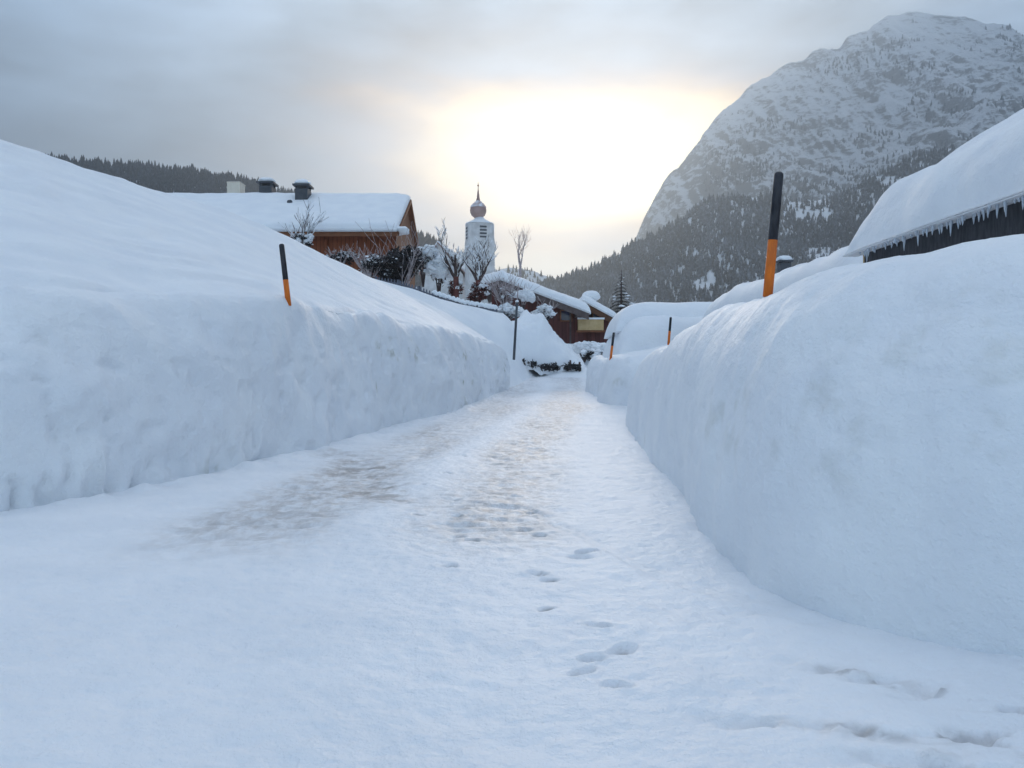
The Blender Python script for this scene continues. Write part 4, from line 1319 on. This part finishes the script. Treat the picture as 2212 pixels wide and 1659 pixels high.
snowy_shrub('shrub', 'rusty brown shrub at the foot of the left forked tree', 'shrub', P(985, 626, 37.2), (.42, .4, .62), 61, 520, 16, 'rustleaf', .13, .11)
snowy_shrub('shrub', 'round rusty brown shrub at the foot of the right forked tree', 'shrub', P(1032, 632, 36.4), (.52, .5, .5), 67, 800, 16, 'rustleaf', .14, .11)
snowy_shrub('shrub', 'grey frosted twiggy bush hanging over the end of the fence', 'shrub', P(1090, 638, 35.6), (.5, .4, .55), 71, 160, 30, 'rustleaf', .11, .06, .8, 44)
snowy_shrub('shrub', 'white snow-heaped bush against the barn verge', 'shrub', P(1130, 642, 38.5), (.42, .4, .45), 73, 90, 60, 'leaf', .2, .08, .8, 6)
snowy_shrub('shrub', 'low snow-heaped bush behind the thin dark post', 'shrub', P(1098, 676, 35.4), (.62, .5, .4), 75, 160, 90, 'leaf', .16, .08, .8, 10)
snowy_shrub('shrub', 'snow-bent shrub with dark twigs beside the barn wall', 'shrub', P(1172, 676, 37.5), (.6, .6, .42), 79, 420, 90, 'leaf', .13, .09, .8, 12)
snowy_shrub('shrub', 'low snowy shrub row in front of the barn wall', 'shrub', P(1262, 752, 37.5), (1.1, .5, .26), 83, 300, 90, 'leaf', .24, .09)
snowy_shrub('shrub', 'dark low hedge top showing under the snow left of the far pole', 'shrub', P(1285, 768, 34.6), (.75, .4, .22), 89, 900, 24, 'leaf', .15, .09)
conifer('conifer', 'small dark snow-flecked conifer right of the barn annex', P(1342, 730, 50), 4.25, 1.25, 91, 19)

# hedge at the end of the road, buried except for its foot
def end_hedge():
    root = thing('hedge', 'hedge buried under a tall snow cone at the road end, dark twigs at its foot', 'hedge', P(1188, 800, 33.2))
    c = P(1182, 790, 34.6)
    n, m = 90, 70
    u = np.linspace(-1, 1, n)
    w = np.linspace(-1, 1, m)
    U, W = np.meshgrid(u, w, indexing='ij')
    X = c.x + U * 1.62
    Y = 34.7 + W * 1.5
    top = np.interp(U, [-1, -.86, -.55, -.12, -.02, .15, .47, .91, 1], [2.1, 2.3, 2.4, 2.35, 2.1, 1.65, 1.1, .44, .2])
    Z = 1.22 + top * np.clip(1 - np.abs(W) ** 2.4, 0, 1) ** .55 + .2 * fbm(X * 1.5, Y * 1.5, 2, 4) - .1 * (np.abs(W) > .97)
    o = link('snow_cover', grid_mesh('snow_cover', np.stack([X, Y, Z], -1)), SNOW)
    under(root, o)
    rnd = random.Random(8)
    lm = MB()
    for _ in range(1100):
        px = rnd.uniform(1113, 1262)
        yy = np.interp(px, [1113, 1140, 1180, 1215, 1240, 1262], [779, 784, 793, 795, 791, 800])
        if vnoise(px * .085, 3.3) < -.12 and rnd.random() < .9: continue
        p_ = P(px, yy + rnd.gauss(0, 3.2), 33.15 + rnd.uniform(-.1, .15))
        a = Vector((rnd.gauss(0, 1), rnd.gauss(0, .5), rnd.gauss(0, 1))).normalized() * .075
        b = Vector((rnd.gauss(0, 1), rnd.gauss(0, .5), rnd.gauss(0, 1))).normalized() * .035
        lm.add([p_ - a, p_ + b, p_ + a, p_ - b], [(0, 1, 2, 3)])
    part(lm, 'foliage', M['leaf'], root)
    for px, h_ in ((1117, .3), (1232, .42), (1252, .35)):
        q = P(px, 800, 33.15)
        part(MB().tube([q, q + Vector((0, 0, h_))], [.045, .04], 6), 'stake', M['bark'], root)
end_hedge()

# picket fence along the left slope
def fence():
    root = thing('picket_fence', 'weathered picket fence half sunk in snow running down the left slope', 'fence', P(930, 640, 35))
    line = [(812, 603), (860, 610), (905, 624), (950, 640), (1000, 656), (1050, 664), (1072, 668)]
    def at(f):
        xs = np.linspace(0, 1, len(line))
        px = np.interp(f, xs, [a for a, b in line])
        py = np.interp(f, xs, [b for a, b in line])
        return P(px, py, 34.6)
    pk = MB()
    n = 44
    for i in range(n):
        q = at(i / (n - 1))
        pk.box(q + Vector((0, 0, -.12)), (.062, .03, .38))
        pk.add([q + Vector((-.031, -.015, .07)), q + Vector((.031, -.015, .07)), q + Vector((.031, .015, .07)), q + Vector((-.031, .015, .07)), q + Vector((0, 0, .11))], [(0, 1, 4), (1, 2, 4), (2, 3, 4), (3, 0, 4)])
    part(pk, 'pickets', M['fence'], root)
    rl = MB()
    for i in range(6):
        a, b = at(i / 6), at((i + 1) / 6)
        rl.tube([a + Vector((0, .04, -.05)), b + Vector((0, .04, -.05))], [.035, .035], 4)
    part(rl, 'rail', M['fence'], root)
    for i in range(7):
        q = at(i / 6)
        part(MB().box(q + Vector((0, .08, -.25)), (.1, .08, .75)), 'post', M['fence'], root)
    sn = MB()
    for i in range(60):
        f = .45 + .55 * i / 59
        q = at(f)
        sn.blob(q + Vector((0, .02, .08 + .03 * math.sin(i * 1.7))), (.09, .09, .06 + .04 * abs(math.sin(i * .9))), i, .3, 1)
    part(sn, 'fence_snow', SNOW, root, True)
fence()

# ------------------------------------------------------------------ haze
def haze():
    m = bpy.data.materials.new('haze')
    m.use_nodes = True
    nt = m.node_tree
    nt.nodes.clear()
    out = nt.nodes.new('ShaderNodeOutputMaterial')
    v = nt.nodes.new('ShaderNodeVolumePrincipled')
    v.inputs['Color'].default_value = (0.78, 0.90, 1.0, 1)
    v.inputs['Density'].default_value = 0.00056
    v.inputs['Anisotropy'].default_value = 0.62
    nt.links.new(v.outputs[0], out.inputs['Volume'])
    o = MB().box((0, 700, 500), (9000, 6000, 1030)).build('haze', m)
    tag(o, 'thin pale winter haze filling the valley', 'haze', kind='stuff')
haze()
